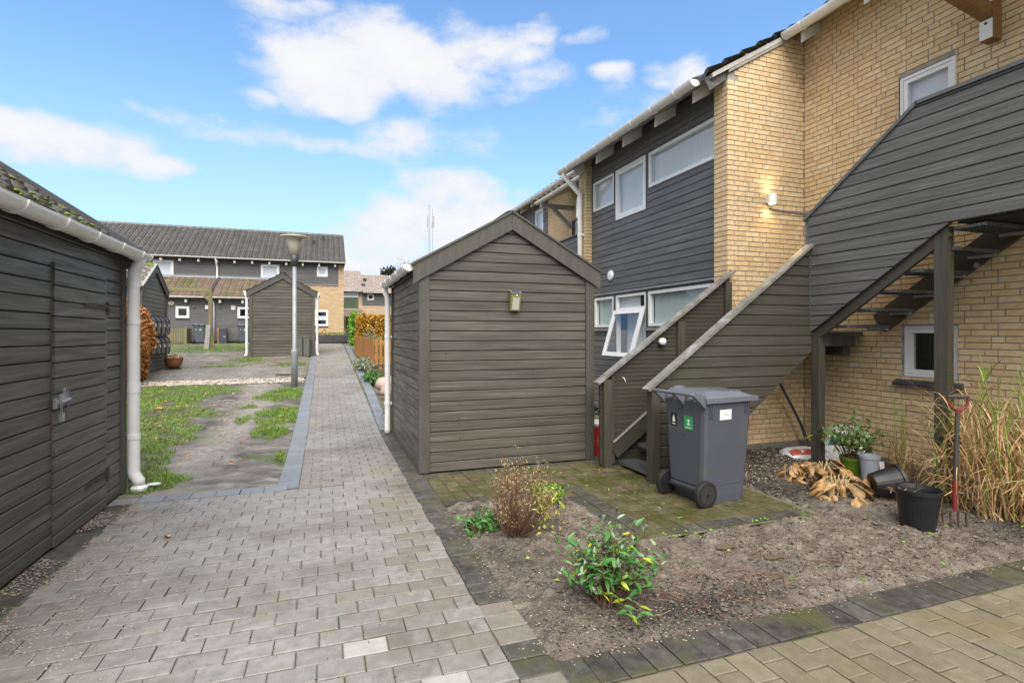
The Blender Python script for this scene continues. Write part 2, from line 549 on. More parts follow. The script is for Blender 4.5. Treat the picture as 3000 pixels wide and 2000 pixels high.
m_leafyellow = surf('shrub_leaves_yellowing', [(.24, .31, .02), (.36, .36, .03)], (9, 9, 9), 5, (.4, .55), .2, rnd=.3)
m_leaflight = surf('bright_leaves', [(.10, .26, .012), (.19, .36, .025)], (5, 5, 5), 5, (.4, .55), 0, rnd=.6)
m_leafgrn2 = surf('dull_leaves', [(.075, .13, .03), (.15, .22, .06)], (9, 9, 9), 5, (.5, .65), 0, rnd=.6)
m_twig = surf('brown_twigs', [(.085, .045, .026), (.16, .09, .055)], (9, 9, 9), 4, (.5, .7), 0, rnd=.5)
m_redtwig = surf('reddish_twigs', [(.085, .036, .022), (.15, .068, .042)], (9, 9, 9), 4, (.4, .6), 0, rnd=.4)
m_yleaf = surf('pale_yellow_leaves', [(.20, .125, .05), (.36, .29, .13), (.27, .155, .075)], (9, 9, 9), 4, (.5, .65), 0, rnd=.6)
m_straw = surf('dry_grass', [(.30, .165, .06), (.46, .30, .13), (.60, .46, .27)], (4, 4, 4), 4, (.4, .6), 0, rnd=.8)
m_reed = surf('green_grass_stems', [(.12, .20, .03), (.28, .34, .08)], (4, 4, 25), 4, (.4, .6), 0, rnd=.6)
m_hosta = surf('dead_hosta_leaves', [(.16, .08, .025), (.29, .165, .06), (.45, .31, .155)], (16, 16, 16), 6, (.38, .55), .5, (70, 70, 70), .006, .6)
m_petiole = surf('pale_dry_stalks', [(.36, .25, .12), (.52, .40, .22)], (9, 9, 9), 4, (.5, .6), 0, rnd=.4)
m_bark = surf('bark', [(.06, .045, .032), (.11, .085, .06)], (6, 6, 2), 7, (.7, .9), .8, rnd=.2)
m_binbody = surf('bin_plastic', [(.062, .067, .086), (.073, .079, .099)], (1.5, 1.5, 1.5), 6, (.36, .5), .12, (300, 300, 300), .0006, .03, patch=((.075, .082, .05), (3, 3, 5), .60, .82), patch2=((.095, .082, .10), (2.3, 2.3, 1.6), .58, .8))
m_binlid = surf('bin_lid_plastic', [(.10, .11, .135), (.12, .13, .155)], (5, 5, 5), 6, (.24, .42), .1, (300, 300, 300), .0006, .03)
m_rubber = surf('black_rubber', [(.010, .010, .011), (.018, .018, .019)], (9, 9, 9), 5, (.35, .55), .1, rnd=.1)
m_hubdirt = surf('dirty_hub', [(.014, .015, .012), (.028, .029, .021)], (30, 30, 30), 7, (.6, .8), .3, rnd=.1)
m_blackplastic = surf('black_plastic', [(.006, .0065, .008), (.012, .0125, .015)], (4, 4, 4), 5, (.4, .55), .05, rnd=.1, patch=((.05, .047, .04), (6, 6, 9), .70, .95))
m_mailbox = surf('mailbox_metal', [(.06, .066, .078), (.085, .092, .105)], rnd=.15, bump=.02, rough=(.2, .35))
m_white = surf('white_print', [(.72, .72, .71), (.76, .76, .75)], rnd=0, bump=0, rough=(.5, .6))
m_greenst = surf('green_print', [(.025, .30, .10), (.035, .34, .12)], rnd=0, bump=0, rough=(.4, .5))
m_blackst = surf('black_print', [(.012, .012, .012), (.018, .018, .018)], rnd=0, bump=0, rough=(.4, .5))
m_greyst = surf('grey_print', [(.30, .30, .31), (.36, .36, .37)], rnd=0, bump=0, rough=(.5, .6))
m_red = surf('red_plastic', [(.55, .020, .028), (.62, .03, .035)], rnd=0, bump=.02, rough=(.3, .45))
m_redpaint = surf('worn_red_paint', [(.22, .020, .016), (.13, .016, .013)], (25, 25, 25), 6, (.4, .6), .2, rnd=0, patch=((.03, .022, .018), (20, 20, 12), .55, .62))
m_fsc = surf('worn_dark_handle', [(.030, .024, .019), (.055, .045, .036)], (30, 30, 6), 6, (.5, .7), .3, rnd=0)
m_iron = surf('rusty_iron', [(.028, .021, .017), (.07, .042, .03)], (20, 20, 20), 6, (.55, .75), .4, rnd=0)
m_greenpot = surf('green_pot', [(.085, .15, .010), (.11, .19, .014)], rnd=0, bump=.03, rough=(.35, .5))
m_greypot = surf('grey_pot', [(.27, .30, .34), (.33, .36, .40)], rnd=0, bump=.03, rough=(.4, .55))
m_copper = surf('glazed_brown_pot', [(.14, .052, .026), (.21, .09, .045)], (5, 5, 5), rnd=0, bump=.05, rough=(.25, .4))
m_bag = surf('plastic_sack', [(.55, .56, .58), (.66, .67, .69)], (9, 9, 9), 6, (.28, .45), .6, (14, 14, 14), .02, 0)
m_bagred = surf('sack_red_print', [(.33, .055, .035), (.42, .09, .06)], (20, 20, 20), 4, (.3, .45), .3, rnd=0)
m_bagteal = surf('sack_green_print', [(.01, .12, .085), (.02, .19, .13)], (20, 20, 20), 4, (.3, .45), .3, rnd=0)
m_fence = surf('oiled_fence_boards', [(.30, .13, .035), (.42, .20, .065)], (10, 10, 1.5), 7, (.45, .6), .4, (80, 80, 8), .004, .35)
m_oldfence = surf('mossy_old_wood', [(.125, .115, .055), (.19, .165, .085)], (10, 10, 1.5), 7, (.55, .75), .4, (80, 80, 8), .004, .35)
m_anthracite = surf('anthracite_cabinet', [(.036, .044, .058), (.046, .054, .068)], rnd=0, bump=.02, rough=(.35, .5))
m_greenbox = surf('green_grey_cabinet', [(.075, .082, .062), (.10, .108, .085)], (3, 3, 3), rnd=.1, bump=.1, rough=(.5, .7))
m_greenclad = surf('green_cladding', [(.055, .085, .045), (.08, .115, .062)], GR, 8, (.45, .65), .3, rnd=.2)
m_curtain = surf('pale_curtain', [(.62, .65, .655), (.70, .735, .74)], (40, 40, .6), 4, (.7, .8), .6, (60, 60, 1), .02, 0)
m_curtain_green = surf('greenish_curtain', [(.46, .56, .53), (.56, .66, .63)], (40, 40, .6), 4, (.7, .8), .6, (60, 60, 1), .02, 0)
m_blind = surf('frosted_film', [(.58, .62, .67), (.64, .68, .73)], rnd=0, bump=0, rough=(.6, .7))
m_room = surf('dark_room', [(.02, .021, .022), (.035, .036, .037)], rnd=0, bump=0, rough=(.8, .9))
m_roomwarm = surf('room_objects', [(.22, .10, .05), (.32, .17, .09)], rnd=.3, bump=0, rough=(.6, .8))
m_lampglass = surf('opal_lamp_glass', [(.42, .41, .32), (.50, .49, .40)], (3, 3, 3), rnd=0, bump=0, rough=(.2, .3))
m_solar = surf('solar_cell', [(.035, .04, .06), (.06, .065, .09)], rnd=0, bump=0, rough=(.1, .2))
m_lime = surf('olive_plastic', [(.16, .17, .05), (.23, .24, .085)], (14, 14, 5), rnd=0, bump=.1, rough=(.35, .5))
m_clear = surf('clear_lens', [(.40, .38, .32), (.52, .50, .45)], (9, 9, 9), rnd=0, bump=0, rough=(.12, .25))
m_steel = surf('bright_zinc', [(.40, .41, .43), (.52, .53, .55)], (20, 20, 20), rnd=0, bump=.05, rough=(.28, .42), metallic=.85)
m_brass = surf('brass', [(.45, .36, .16), (.55, .45, .22)], rnd=0, bump=0, rough=(.3, .4), metallic=.8)
m_mast = surf('mast_steel', [(.20, .20, .21), (.27, .27, .28)], rnd=0, bump=0, rough=(.5, .6))
m_cream = surf('cream_plaque', [(.55, .50, .33), (.62, .57, .40)], rnd=0, bump=0, rough=(.4, .5))
m_crown = surf('autumn_crown', [(.20, .14, .03), (.30, .23, .06), (.12, .11, .03)], (1, 1, 1), 5, (.6, .8), 0, rnd=.7)
m_conifer = surf('dark_conifer', [(.015, .03, .016), (.03, .05, .028)], (1, 1, 1), 5, (.6, .8), 0, rnd=.6)
m_lavender = surf('silver_green_foliage', [(.13, .17, .10), (.24, .28, .19)], (3, 3, 3), 5, (.5, .7), 0, rnd=.7)
m_timberedge = surf('mossy_timber', [(.06, .075, .035), (.085, .10, .05)], (3, 3, 9), 6, (.6, .8), .3, rnd=.2)


def brick_material(name, k=1.0):
    m, nt, b = newmat(name)
    r = piece_random(nt)
    col = ramp(nt, r, [(.0, (.52 * k, .375 * k, .205 * k)), (.3, (.58 * k, .445 * k, .262 * k)), (.6, (.60 * k, .47 * k, .29 * k)), (.85, (.56 * k, .405 * k, .235 * k)), (1.0, (.62 * k, .51 * k, .34 * k))])
    v = coords(nt, (11, 11, 26), r, rot=(rad(35), rad(35), rad(20)))
    n = tnoise(nt, v, .8, 2, .4)
    f = nd(nt, 'ShaderNodeMapRange')
    nt.links.new(n, f.inputs[0])
    f.inputs[1].default_value = .50
    f.inputs[2].default_value = .54
    col = mixc(nt, mth(nt, 'MULTIPLY', f.outputs[0], .36), col, (.47 * k, .295 * k, .14 * k))
    n2 = tnoise(nt, coords(nt, (9, 9, 9), r), 1.0, 9, .7)
    col = mixc(nt, .30, col, ramp(nt, n2, [(.3, .65), (.7, 1.05)]), 'MULTIPLY')
    # damp dirt and algae low on the wall, with its own blotchy shape
    n3 = tnoise(nt, coords(nt, (.9, .9, .55)), 1.0, 6, .6)
    f3 = nd(nt, 'ShaderNodeMapRange')
    nt.links.new(n3, f3.inputs[0])
    f3.inputs[1].default_value = .52
    f3.inputs[2].default_value = .72
    col = mixc(nt, mth(nt, 'MULTIPLY', f3.outputs[0], .18), col, (.25 * k, .185 * k, .095 * k))
    nt.links.new(col, b.inputs['Base Color'])
    b.inputs['Roughness'].default_value = .68
    b.inputs['Specular IOR Level'].default_value = .35
    bn = tnoise(nt, coords(nt, (70, 70, 70), r), 1.0, 5, .65)
    bp = nd(nt, 'ShaderNodeBump')
    bp.inputs['Strength'].default_value = .45
    bp.inputs['Distance'].default_value = .004
    nt.links.new(bn, bp.inputs['Height'])
    nt.links.new(bp.outputs[0], b.inputs['Normal'])
    return m


m_brick = brick_material('buff_brick', 1.14)


def far_brick_material(name, tint):
    """brickwork too far away to tell the bricks apart"""
    m, nt, b = newmat(name)
    g = nt.nodes.new('ShaderNodeNewGeometry')
    s = nt.nodes.new('ShaderNodeSeparateXYZ')
    nt.links.new(g.outputs['Position'], s.inputs[0])
    c = nt.nodes.new('ShaderNodeCombineXYZ')
    nt.links.new(mth(nt, 'ADD', s.outputs[0], s.outputs[1]), c.inputs[0])
    nt.links.new(s.outputs[2], c.inputs[1])
    br = nd(nt, 'ShaderNodeTexBrick')
    br.inputs['Color1'].default_value = (*[x * 1.08 for x in tint], 1)
    br.inputs['Color2'].default_value = (*[x * .82 for x in tint], 1)
    br.inputs['Mortar'].default_value = (.33, .30, .26, 1)
    br.inputs['Scale'].default_value = 1.0
    br.inputs['Mortar Size'].default_value = .006
    br.inputs['Brick Width'].default_value = .24
    br.inputs['Row Height'].default_value = .0667
    nt.links.new(c.outputs[0], br.inputs['Vector'])
    n = tnoise(nt, coords(nt, (3, 3, 9)), 1.0, 8, .65)
    col = mixc(nt, .5, br.outputs['Color'], ramp(nt, n, [(.3, .6), (.7, 1.05)]), 'MULTIPLY')
    nt.links.new(col, b.inputs['Base Color'])
    b.inputs['Roughness'].default_value = .75
    return m


m_farbrick = far_brick_material('far_buff_brick', (.52, .36, .185))
m_farbrick2 = far_brick_material('far_pink_brick', (.52, .36, .23))


def glass_material(name, tint=(1, 1, 1), refl=1.0):
    m = bpy.data.materials.new(name)
    m.use_nodes = True
    nt = m.node_tree
    nt.nodes.clear()
    ge = nd(nt, 'ShaderNodeNewGeometry')
    dt = nd(nt, 'ShaderNodeVectorMath', operation='DOT_PRODUCT')
    nt.links.new(ge.outputs['Incoming'], dt.inputs[0])
    nt.links.new(ge.outputs['Normal'], dt.inputs[1])
    sch = mth(nt, 'POWER', mth(nt, 'SUBTRACT', 1.0, mth(nt, 'ABSOLUTE', dt.outputs['Value'])), 5.0)
    frs = mth(nt, 'ADD', mth(nt, 'MULTIPLY', sch, .92), .045)
    tr = nd(nt, 'ShaderNodeBsdfTransparent')
    tr.inputs[0].default_value = (*tint, 1)
    gl = nd(nt, 'ShaderNodeBsdfGlossy')
    gl.inputs['Roughness'].default_value = .02
    f = mth(nt, 'MULTIPLY', frs, refl, clamp=True)
    mx = nd(nt, 'ShaderNodeMixShader')
    nt.links.new(f, mx.inputs[0])
    nt.links.new(tr.outputs[0], mx.inputs[1])
    nt.links.new(gl.outputs[0], mx.inputs[2])
    o = nd(nt, 'ShaderNodeOutputMaterial')
    nt.links.new(mx.outputs[0], o.inputs[0])
    return m


m_glass = glass_material('window_glass', (.97, .98, .985))
m_glassdark = glass_material('window_glass_dim', (.8, .82, .8), .55)


def emit_material(name, col, k):
    m, nt, b = newmat(name)
    b.inputs['Base Color'].default_value = (*col, 1)
    b.inputs['Emission Color'].default_value = (*col, 1)
    b.inputs['Emission Strength'].default_value = k
    return m


m_lampon = emit_material('lit_lamp', (1.0, .78, .45), 9.0)
m_water = surf('puddle_water', [(.10, .085, .055), (.13, .11, .075)], rnd=0, bump=0, rough=(.03, .06))


# ------------------------------------------------------------------ builders
def clip(poly, fn):
    out = []
    n = len(poly)
    for i in range(n):
        a = poly[i]
        b = poly[(i + 1) % n]
        fa, fb = fn(a), fn(b)
        if fa >= 0:
            out.append(a)
        if (fa >= 0) != (fb >= 0):
            t = fa / (fa - fb)
            out.append((a[0] + (b[0] - a[0]) * t, a[1] + (b[1] - a[1]) * t))
    return out


def area(p):
    return abs(sum(p[i][0] * p[(i + 1) % len(p)][1] - p[(i + 1) % len(p)][0] * p[i][1] for i in range(len(p)))) / 2


class Plane:
    """a vertical wall plane: s along the wall, z up, t outwards"""
    def __init__(s, org, ua, nrm):
        s.o = Vector(org)
        s.u = Vector(ua)
        s.n = Vector(nrm)
        s.ang = math.atan2(s.u.y, s.u.x)

    def p(s, a, z, t=0):
        return s.o + s.u * a + Vector((0, 0, z)) + s.n * t

    def box(s, mb, s0, s1, z0, z1, t0, t1):
        return mb.hexa([s.p(s0, z0, t0), s.p(s1, z0, t0), s.p(s1, z0, t1), s.p(s0, z0, t1), s.p(s0, z1, t0), s.p(s1, z1, t0), s.p(s1, z1, t1), s.p(s0, z1, t1)])


def clad(parent, pl, poly, pitch, mat, z0=0.0, th=.022, gap=.0075, holes=(), ch=.005, name='plank', joints=()):
    """horizontal boards, one object each, cut to the outline and round the openings"""
    zmin = min(p[1] for p in poly)
    zmax = max(p[1] for p in poly)
    k = int(math.floor((zmin - z0) / pitch))
    while z0 + k * pitch < zmax:
        za = z0 + k * pitch + gap / 2
        zb = z0 + (k + 1) * pitch - gap / 2
        k += 1
        st = clip(clip(poly, lambda p: p[1] - za), lambda p: zb - p[1])
        if len(st) < 3 or area(st) < .0008:
            continue
        parts = [st]
        for (h0, h1, g0, g1) in holes:
            if g1 <= za or g0 >= zb:
                continue
            nx = []
            for q in parts:
                for cut in (lambda p: h0 - p[0], lambda p: p[0] - h1):
                    c = clip(q, cut)
                    if len(c) > 2:
                        nx.append(c)
                mid = clip(clip(q, lambda p: p[0] - h0), lambda p: h1 - p[0])
                for cut in (lambda p: g0 - p[1], lambda p: p[1] - g1):
                    c = clip(mid, cut) if len(mid) > 2 else []
                    if len(c) > 2:
                        nx.append(c)
            parts = nx
        for js in joints:
            nx = []
            for q in parts:
                for cut in (lambda p: js - .002 - p[0], lambda p: p[0] - js - .002):
                    c = clip(q, cut)
                    if len(c) > 2:
                        nx.append(c)
            parts = nx
        for q in parts:
            if area(q) < .0008:
                continue
            n = len(q)
            jit = R.uniform(-.0012, .0012)
            back = [pl.p(a, z, 0) for a, z in q]
            midv = [pl.p(a, z, th - ch + jit) for a, z in q]
            fr = [pl.p(a, min(max(z, za + ch * 1.2), zb - ch * .8), th + jit) for a, z in q]
            mb = MB()
            fs = [tuple(range(n))[::-1], tuple(range(2 * n, 3 * n))]
            for i in range(n):
                j = (i + 1) % n
                fs += [(i, j, n + j, n + i), (n + i, n + j, 2 * n + j, 2 * n + i)]
            mb.add(back + midv + fr, fs).build(name, mat, parent)


def core(pl, rect, holes, t0, t1, mb=None):
    """wall slab between t0 and t1 with rectangular openings left out"""
    mb = mb or MB()
    s0, s1, z0, z1 = rect
    ss = sorted(set([s0, s1] + [min(max(h[i], s0), s1) for h in holes for i in (0, 1)]))
    zs = sorted(set([z0, z1] + [min(max(h[i], z0), z1) for h in holes for i in (2, 3)]))
    for a, b in zip(ss, ss[1:]):
        for c, d in zip(zs, zs[1:]):
            ms, mz = (a + b) / 2, (c + d) / 2
            if any(h[0] < ms < h[1] and h[2] < mz < h[3] for h in holes):
                continue
            pl.box(mb, a, b, c, d, t0, t1)
    return mb


UNIT = MB().box(-.5, .5, -.5, .5, -.5, .5).mesh('brick', m_brick)
CO = .0667


class Bricks:
    def __init__(s):
        s.items = []      # (centre, angle, length, depth, height)

    def put(s, pl, a, b, z0, z1, depth=.03):
        if b - a < .015:
            return
        s.items.append((pl.p((a + b) / 2, (z0 + z1) / 2, -depth / 2), pl.ang, b - a, depth, z1 - z0))

    def run(s, pl, s0, s1, k0, k1, zb, holes=(), top=None, first=None):
        """monk bond: two stretchers and a header, shifted from course to course"""
        pat = [.24, .24, .12]
        for k in range(k0, k1):
            z0 = zb + k * CO + .006
            z1 = zb + (k + 1) * CO - .006
            st = s0 + (first[k % 2] if first else 0)
            x = st - [(.0), (.36), (.06), (.30)][k % 4]
            i = 0
            while x < s1:
                L = pat[i % 3]
                i += 1
                a, b = max(x, st), min(x + L - .012, s1)
                x += L
                if b - a < .02:
                    continue
                segs = [(a, b)]
                for h in holes:
                    if h[2] < z1 - .01 and h[3] > z0 + .01:
                        ns = []
                        for (p, q) in segs:
                            if q <= h[0] or p >= h[1]:
                                ns.append((p, q))
                            else:
                                if p < h[0]:
                                    ns.append((p, h[0]))
                                if q > h[1]:
                                    ns.append((h[1], q))
                        segs = ns
                for (p, q) in segs:
                    if top and z1 > top((p + q) / 2):
                        continue
                    s.put(pl, p, q, z0, z1)

    def emit(s, parent, limit=300):
        its = sorted(s.items, key=lambda t: -in_view(t[0], .02) * math.sqrt(t[2]))
        for (c, an, L, dp, h) in its[:limit]:
            link('brick', UNIT, parent, loc=c, rot=(0, 0, an), scl=(L, dp, h))
        mb = MB()
        for (c, an, L, dp, h) in its[limit:]:
            ux, uy = math.cos(an) * L / 2, math.sin(an) * L / 2
            vx, vy = -math.sin(an) * dp / 2, math.cos(an) * dp / 2
            z0, z1 = c.z - h / 2, c.z + h / 2
            q = [(c.x - ux - vx, c.y - uy - vy), (c.x + ux - vx, c.y + uy - vy), (c.x + ux + vx, c.y + uy + vy), (c.x - ux + vx, c.y - uy + vy)]
            mb.hexa([(x, y, z0) for x, y in q] + [(x, y, z1) for x, y in q])
        if mb.v:
            mb.build('brickwork', m_brick, parent, kind='stuff')


def ring(pl, mb, s0, s1, z0, z1, w, t0, t1, wb=None):
    wb = wb or w
    pl.box(mb, s0, s0 + w, z0, z1, t0, t1)
    pl.box(mb, s1 - w, s1, z0, z1, t0, t1)
    pl.box(mb, s0 + w, s1 - w, z1 - w, z1, t0, t1)
    pl.box(mb, s0 + w, s1 - w, z0, z0 + wb, t0, t1)
    return mb


def window(parent, pl, s0, s1, z0, z1, t=0.0, fw=.035, sw=.045, curtain=m_curtain, cur=(0, 1), sill=None, room=True, label=None, glass=None):
    f = ring(pl, MB(), s0, s1, z0, z1, fw, t - .07, t + .012).build('window', m_frame, parent, label=label)
    if sw:
        ring(pl, MB(), s0 + fw + .003, s1 - fw - .003, z0 + fw + .003, z1 - fw - .003, sw, t - .06, t + .004).build('sash', m_frame, f)
    e = fw + sw
    pl.box(MB(), s0 + e, s1 - e, z0 + e, z1 - e, t - .03, t - .024).build('pane', glass or m_glass, f)
    if curtain:
        a = s0 + (s1 - s0) * cur[0]
        b = s0 + (s1 - s0) * cur[1]
        pl.box(MB(), a, b, z0 + fw, z1 - fw, t - .085, t - .075).build('curtain', curtain, f)
    if room:
        pl.box(MB(), s0 - .05, s1 + .05, z0 - .05, z1 + .05, t - .62, t - .6).build('room_back', m_room, f)
    if sill:
        mb = MB()
        pl.box(mb, s0 - .02, s1 + .02, z0 - sill, z0 - .004, t - .05, t + .035)
        mb.build('sill', m_dark_metal, f)
    return f


def gutter(parent, a, b, r=.065, mat=m_pvc, brackets=(), outlet=None, name='gutter', n=12):
    a = Vector(a)
    b = Vector(b)
    d = (b - a).normalized()
    side = d.cross(Vector((0, 0, 1))).normalized()
    up = Vector((0, 0, 1))

    def arc(c, rr, m=n, ext=0.0):
        return [c + side * rr * math.cos(math.pi * (1 + k / m)) + up * rr * math.sin(math.pi * (1 + k / m)) for k in range(m + 1)]
    mb = MB()
    vs = arc(a, r) + arc(b, r) + arc(a, r - .006) + arc(b, r - .006)
    m = n + 1
    fs = []
    for k in range(n):
        fs += [(k, k + 1, m + k + 1, m + k), (2 * m + k, 3 * m + k, 3 * m + k + 1, 2 * m + k + 1)]
    fs += [(0, m, 3 * m, 2 * m), (n, 2 * m + n, 3 * m + n, m + n)]
    mb.add(vs, fs)
    for c, s_ in ((a, -1), (b, 1)):
        o = arc(c, r + .003) + arc(c + d * .012 * s_, r + .003)
        mb.add(o, [tuple(range(m)), tuple(range(m, 2 * m))[::-1]] + [(k, k + 1, m + k + 1, m + k) for k in range(n)] + [(0, m, 2 * m - 1, n)])
    g = mb.build(name, mat, parent, smooth=False)
    for t in brackets:
        c = a + d * t
        mb = MB()
        for dz in (0,):
            o = arc(c - d * .018, r + .009) + arc(c + d * .018, r + .009) + arc(c - d * .018, r) + arc(c + d * .018, r)
            fs = []
            for k in range(n):
                fs += [(k, k + 1, m + k + 1, m + k), (k, 2 * m + k, 2 * m + k + 1, k + 1), (m + k, m + k + 1, 3 * m + k + 1, 3 * m + k)]
            mb.add(o, fs)
        mb.build('bracket', mat, g)
    return g


def tile_mesh(name, w, h, mat, amp=.022, waves=1, n=8):
    mb = MB()
    rows = []
    for (y, dz) in ((0.0, -.025), (0.0, .024), (h * 1.12, -.016)):
        rows.append([(w * 1.02 * i / n, y, dz + amp * math.cos(2 * math.pi * waves * i / n)) for i in range(n + 1)])
    vs = rows[0] + rows[1] + rows[2]
    m = n + 1
    fs = []
    for r_ in range(2):
        for i in range(n):
            fs.append((r_ * m + i, r_ * m + i + 1, (r_ + 1) * m + i + 1, (r_ + 1) * m + i))
    mb.add(vs, fs)
    return mb.mesh(name, mat, smooth=True)


def roof_tiles(parent, o, a, u, cols, rows, w, h, mat, amp=.022, waves=1, limit=300, name='tile', skip=None, n=8):
    o = Vector(o)
    a = Vector(a).normalized()
    u = Vector(u).normalized()
    nn = a.cross(u)
    me = tile_mesh(name, w, h, mat, amp, waves, n)
    cells = [(c, r_) for c in range(cols) for r_ in range(rows) if not (skip and skip(c, r_))]
    pos = {}
    for (c, r_) in cells:
        pos[(c, r_)] = o + a * (c * w) + u * (r_ * h) + nn * .03 + a * R.uniform(-.004, .004) + nn * R.uniform(-.003, .003)
    if len(cells) > limit:
        cells.sort(key=lambda q: -in_view(pos[q], .02))
    M3 = Matrix((a, u, nn)).transposed()
    eul = M3.to_euler()
    for q in cells[:limit]:
        link(name, me, parent, loc=pos[q], rot=eul)
    if len(cells) > limit:
        mb = MB()
        base = [v.co.copy() for v in me.vertices]
        fs = [tuple(p.vertices) for p in me.polygons]
        for q in cells[limit:]:
            mb.add([pos[q] + M3 @ v for v in base], fs)
        mb.build('tiling', mat, parent, smooth=True, kind='stuff')


# ------------------------------------------------------------------ sheds
def shed(label, loc, rotz, W=2.22, D=2.62, group='dark timber sheds', front=True, left=True, right=False, tiles=None, gl=True, gr=True,
         dpl=None, dpr=None, mat=None, name='timber_shed', moss_ridge=False, cap_mat=None, lboards=True, rjoints=(), rholes=(), gl_ext=0.0, gr_ext=(0, 0), lift=0.0, apex=None, amp=.026, gr_r=.067):
    mat = mat or m_wood
    t = thing(name, label, 'shed', loc, rotz, group)
    LOCAL[0] = True
    hf = W / 2
    sl = .564
    if apex:
        sl = (apex - (2.376 + lift)) / (hf + .085)
    zr = lambda x: (apex or 3.05 + lift) - sl * abs(x - hf)
    mb = MB()
    mb.prism([(.024, .03, .01), (W - .024, .03, .01), (W - .024, .03, 2.335 + lift), (hf, .03, 2.93 + lift), (.024, .03, 2.335 + lift)], (0, D - .06, 0))
    mb.build('wall_core', m_core, t)
    P_ = .1165
    if front:
        clad(t, Plane((0, .028, 0), (1, 0, 0), (0, -1, 0)), [(.05, .014), (W - .05, .014), (W - .05, zr(.05) - .12), (hf, zr(hf) - .12), (.05, zr(.05) - .12)], P_, mat, z0=.0, th=.028)
        for x0, x1 in ((-.012, .105), (W - .105, W + .012)):
            MB().box(x0, x1, -.024, .026, 0.012, 2.26).build('corner_board', m_woodtrim, t)
        for sg in (-1, 1):
            xe = hf + sg * (hf + .085)
            mb = MB()
            za = zr(hf)
            ze = zr(hf + hf + .085)
            pts = [(hf + sg * .001, -.05, za), (xe, -.05, ze), (xe, -.05, ze - .225), (hf + sg * (hf - .005), -.05, zr(0.005) - .215), (hf + sg * .001, -.05, za - .205)]
            mb.prism(pts if sg > 0 else pts[::-1], (0, .026, 0))
            mb.build('bargeboard', m_woodtrim, t)
            mb = MB()
            mb.bar((hf + sg * -.004, -.012, za + .012), (xe + sg * .02, -.012, ze + .012 - sl * .02), .11, .024, up=(0, 0, 1))
            mb.build('verge_cap', cap_mat or m_woodtrim, t)
    zs = 2.335 + lift
    for flag, x, sg, hl, jt in ((left, 0, -1, (), ()), (right, W, 1, rholes, rjoints)):
        if flag:
            pl = Plane((x - sg * .028, 0, 0), (0, 1, 0), (sg, 0, 0))
            clad(t, pl, [(.03, .014), (D - .03, .014), (D - .03, zs), (.03, zs)], P_, mat, th=.028, holes=hl)
            mb = MB()
            pl.box(mb, -.022, .02, .012, zs, .0, .046)
            mb.build('corner_board', m_woodtrim, t)
            mb = MB()
            pl.box(mb, D - .085, D + .028, .012, zs, .0, .046)
            mb.build('corner_board', m_woodtrim, t)
    # roof
    co = 1 / math.sqrt(1 + sl * sl)
    for sg in (-1, 1):
        mb = MB()
        pts = []
        for (x, dz) in ((hf, -.045), (hf + sg * (hf + .06), -.045), (hf + sg * (hf + .06), -.085), (hf, -.085)):
            pts.append((x, .0, zr(x) + dz))
        mb.prism(pts, (0, D, 0))
        rf = mb.build('roof', m_core, t)
        if tiles:
            nc = int((D - .02) / .25)
            w = (D - .02) / nc
            if sg > 0:
                o = (hf + hf + .085, .01, zr(hf * 2 + .085) - .03)
                roof_tiles(rf, o, (0, 1, 0), (-co, 0, sl * co), nc, 5, w, .29, tiles, amp=amp)
            else:
                o = (-.085, D - .01, zr(-.085) - .03)
                roof_tiles(rf, o, (0, -1, 0), (co, 0, sl * co), nc, 5, w, .29, tiles, amp=.026)
    mb = MB()
    mb.tube([(hf, .02, zr(hf) - .03), (hf, D - .02, zr(hf) - .03)], .075, 8)
    mb.build('ridge', m_moss if moss_ridge else (tiles or m_core), t)
    zg = 2.385 + lift
    if gl:
        n = int(D / .55)
        gutter(t, (-.125, .015 - gl_ext, zg - .005), (-.125, D - .0, zg), .067, brackets=[.1 + k * (D - .2) / n for k in range(n + 1)])
    if gr:
        n = int(D / .55)
        gutter(t, (W + .125, .015 + gr_ext[0], zg - .005), (W + .125, D + gr_ext[1], zg), gr_r, brackets=[.1 + k * (D - .2) / n for k in range(n + 1)])
    for dp, xs in ((dpl, -1), (dpr, 1)):
        if dp is None:
            continue
        y, foot = dp
        x = -.125 if xs < 0 else W + .125
        xw = -.085 if xs < 0 else W + .085
        mb = MB()
        mb.tube([(x, y, zg - .055), (x, y, zg - .12), (xw, y, zg - .22), (xw, y, .14), (xw, y, .10), (xw + xs * foot * .3, y - foot * .5, .03)], [.048, .046, .044, .044, .044, .05], 14)
        pipe = mb.build('downpipe', m_pvc, t, smooth=True)
        for z in (.5, 1.55):
            MB().tube([(xw, y, z - .02), (xw, y, z + .02)], .05, 14).build('clip', m_pvc, pipe)
            MB().box(min(xw, xw - xs * .08), max(xw, xw - xs * .08), y - .012, y + .012, z - .018, z + .018).build('clip', m_pvc, pipe)
    LOCAL[0] = False
    return t


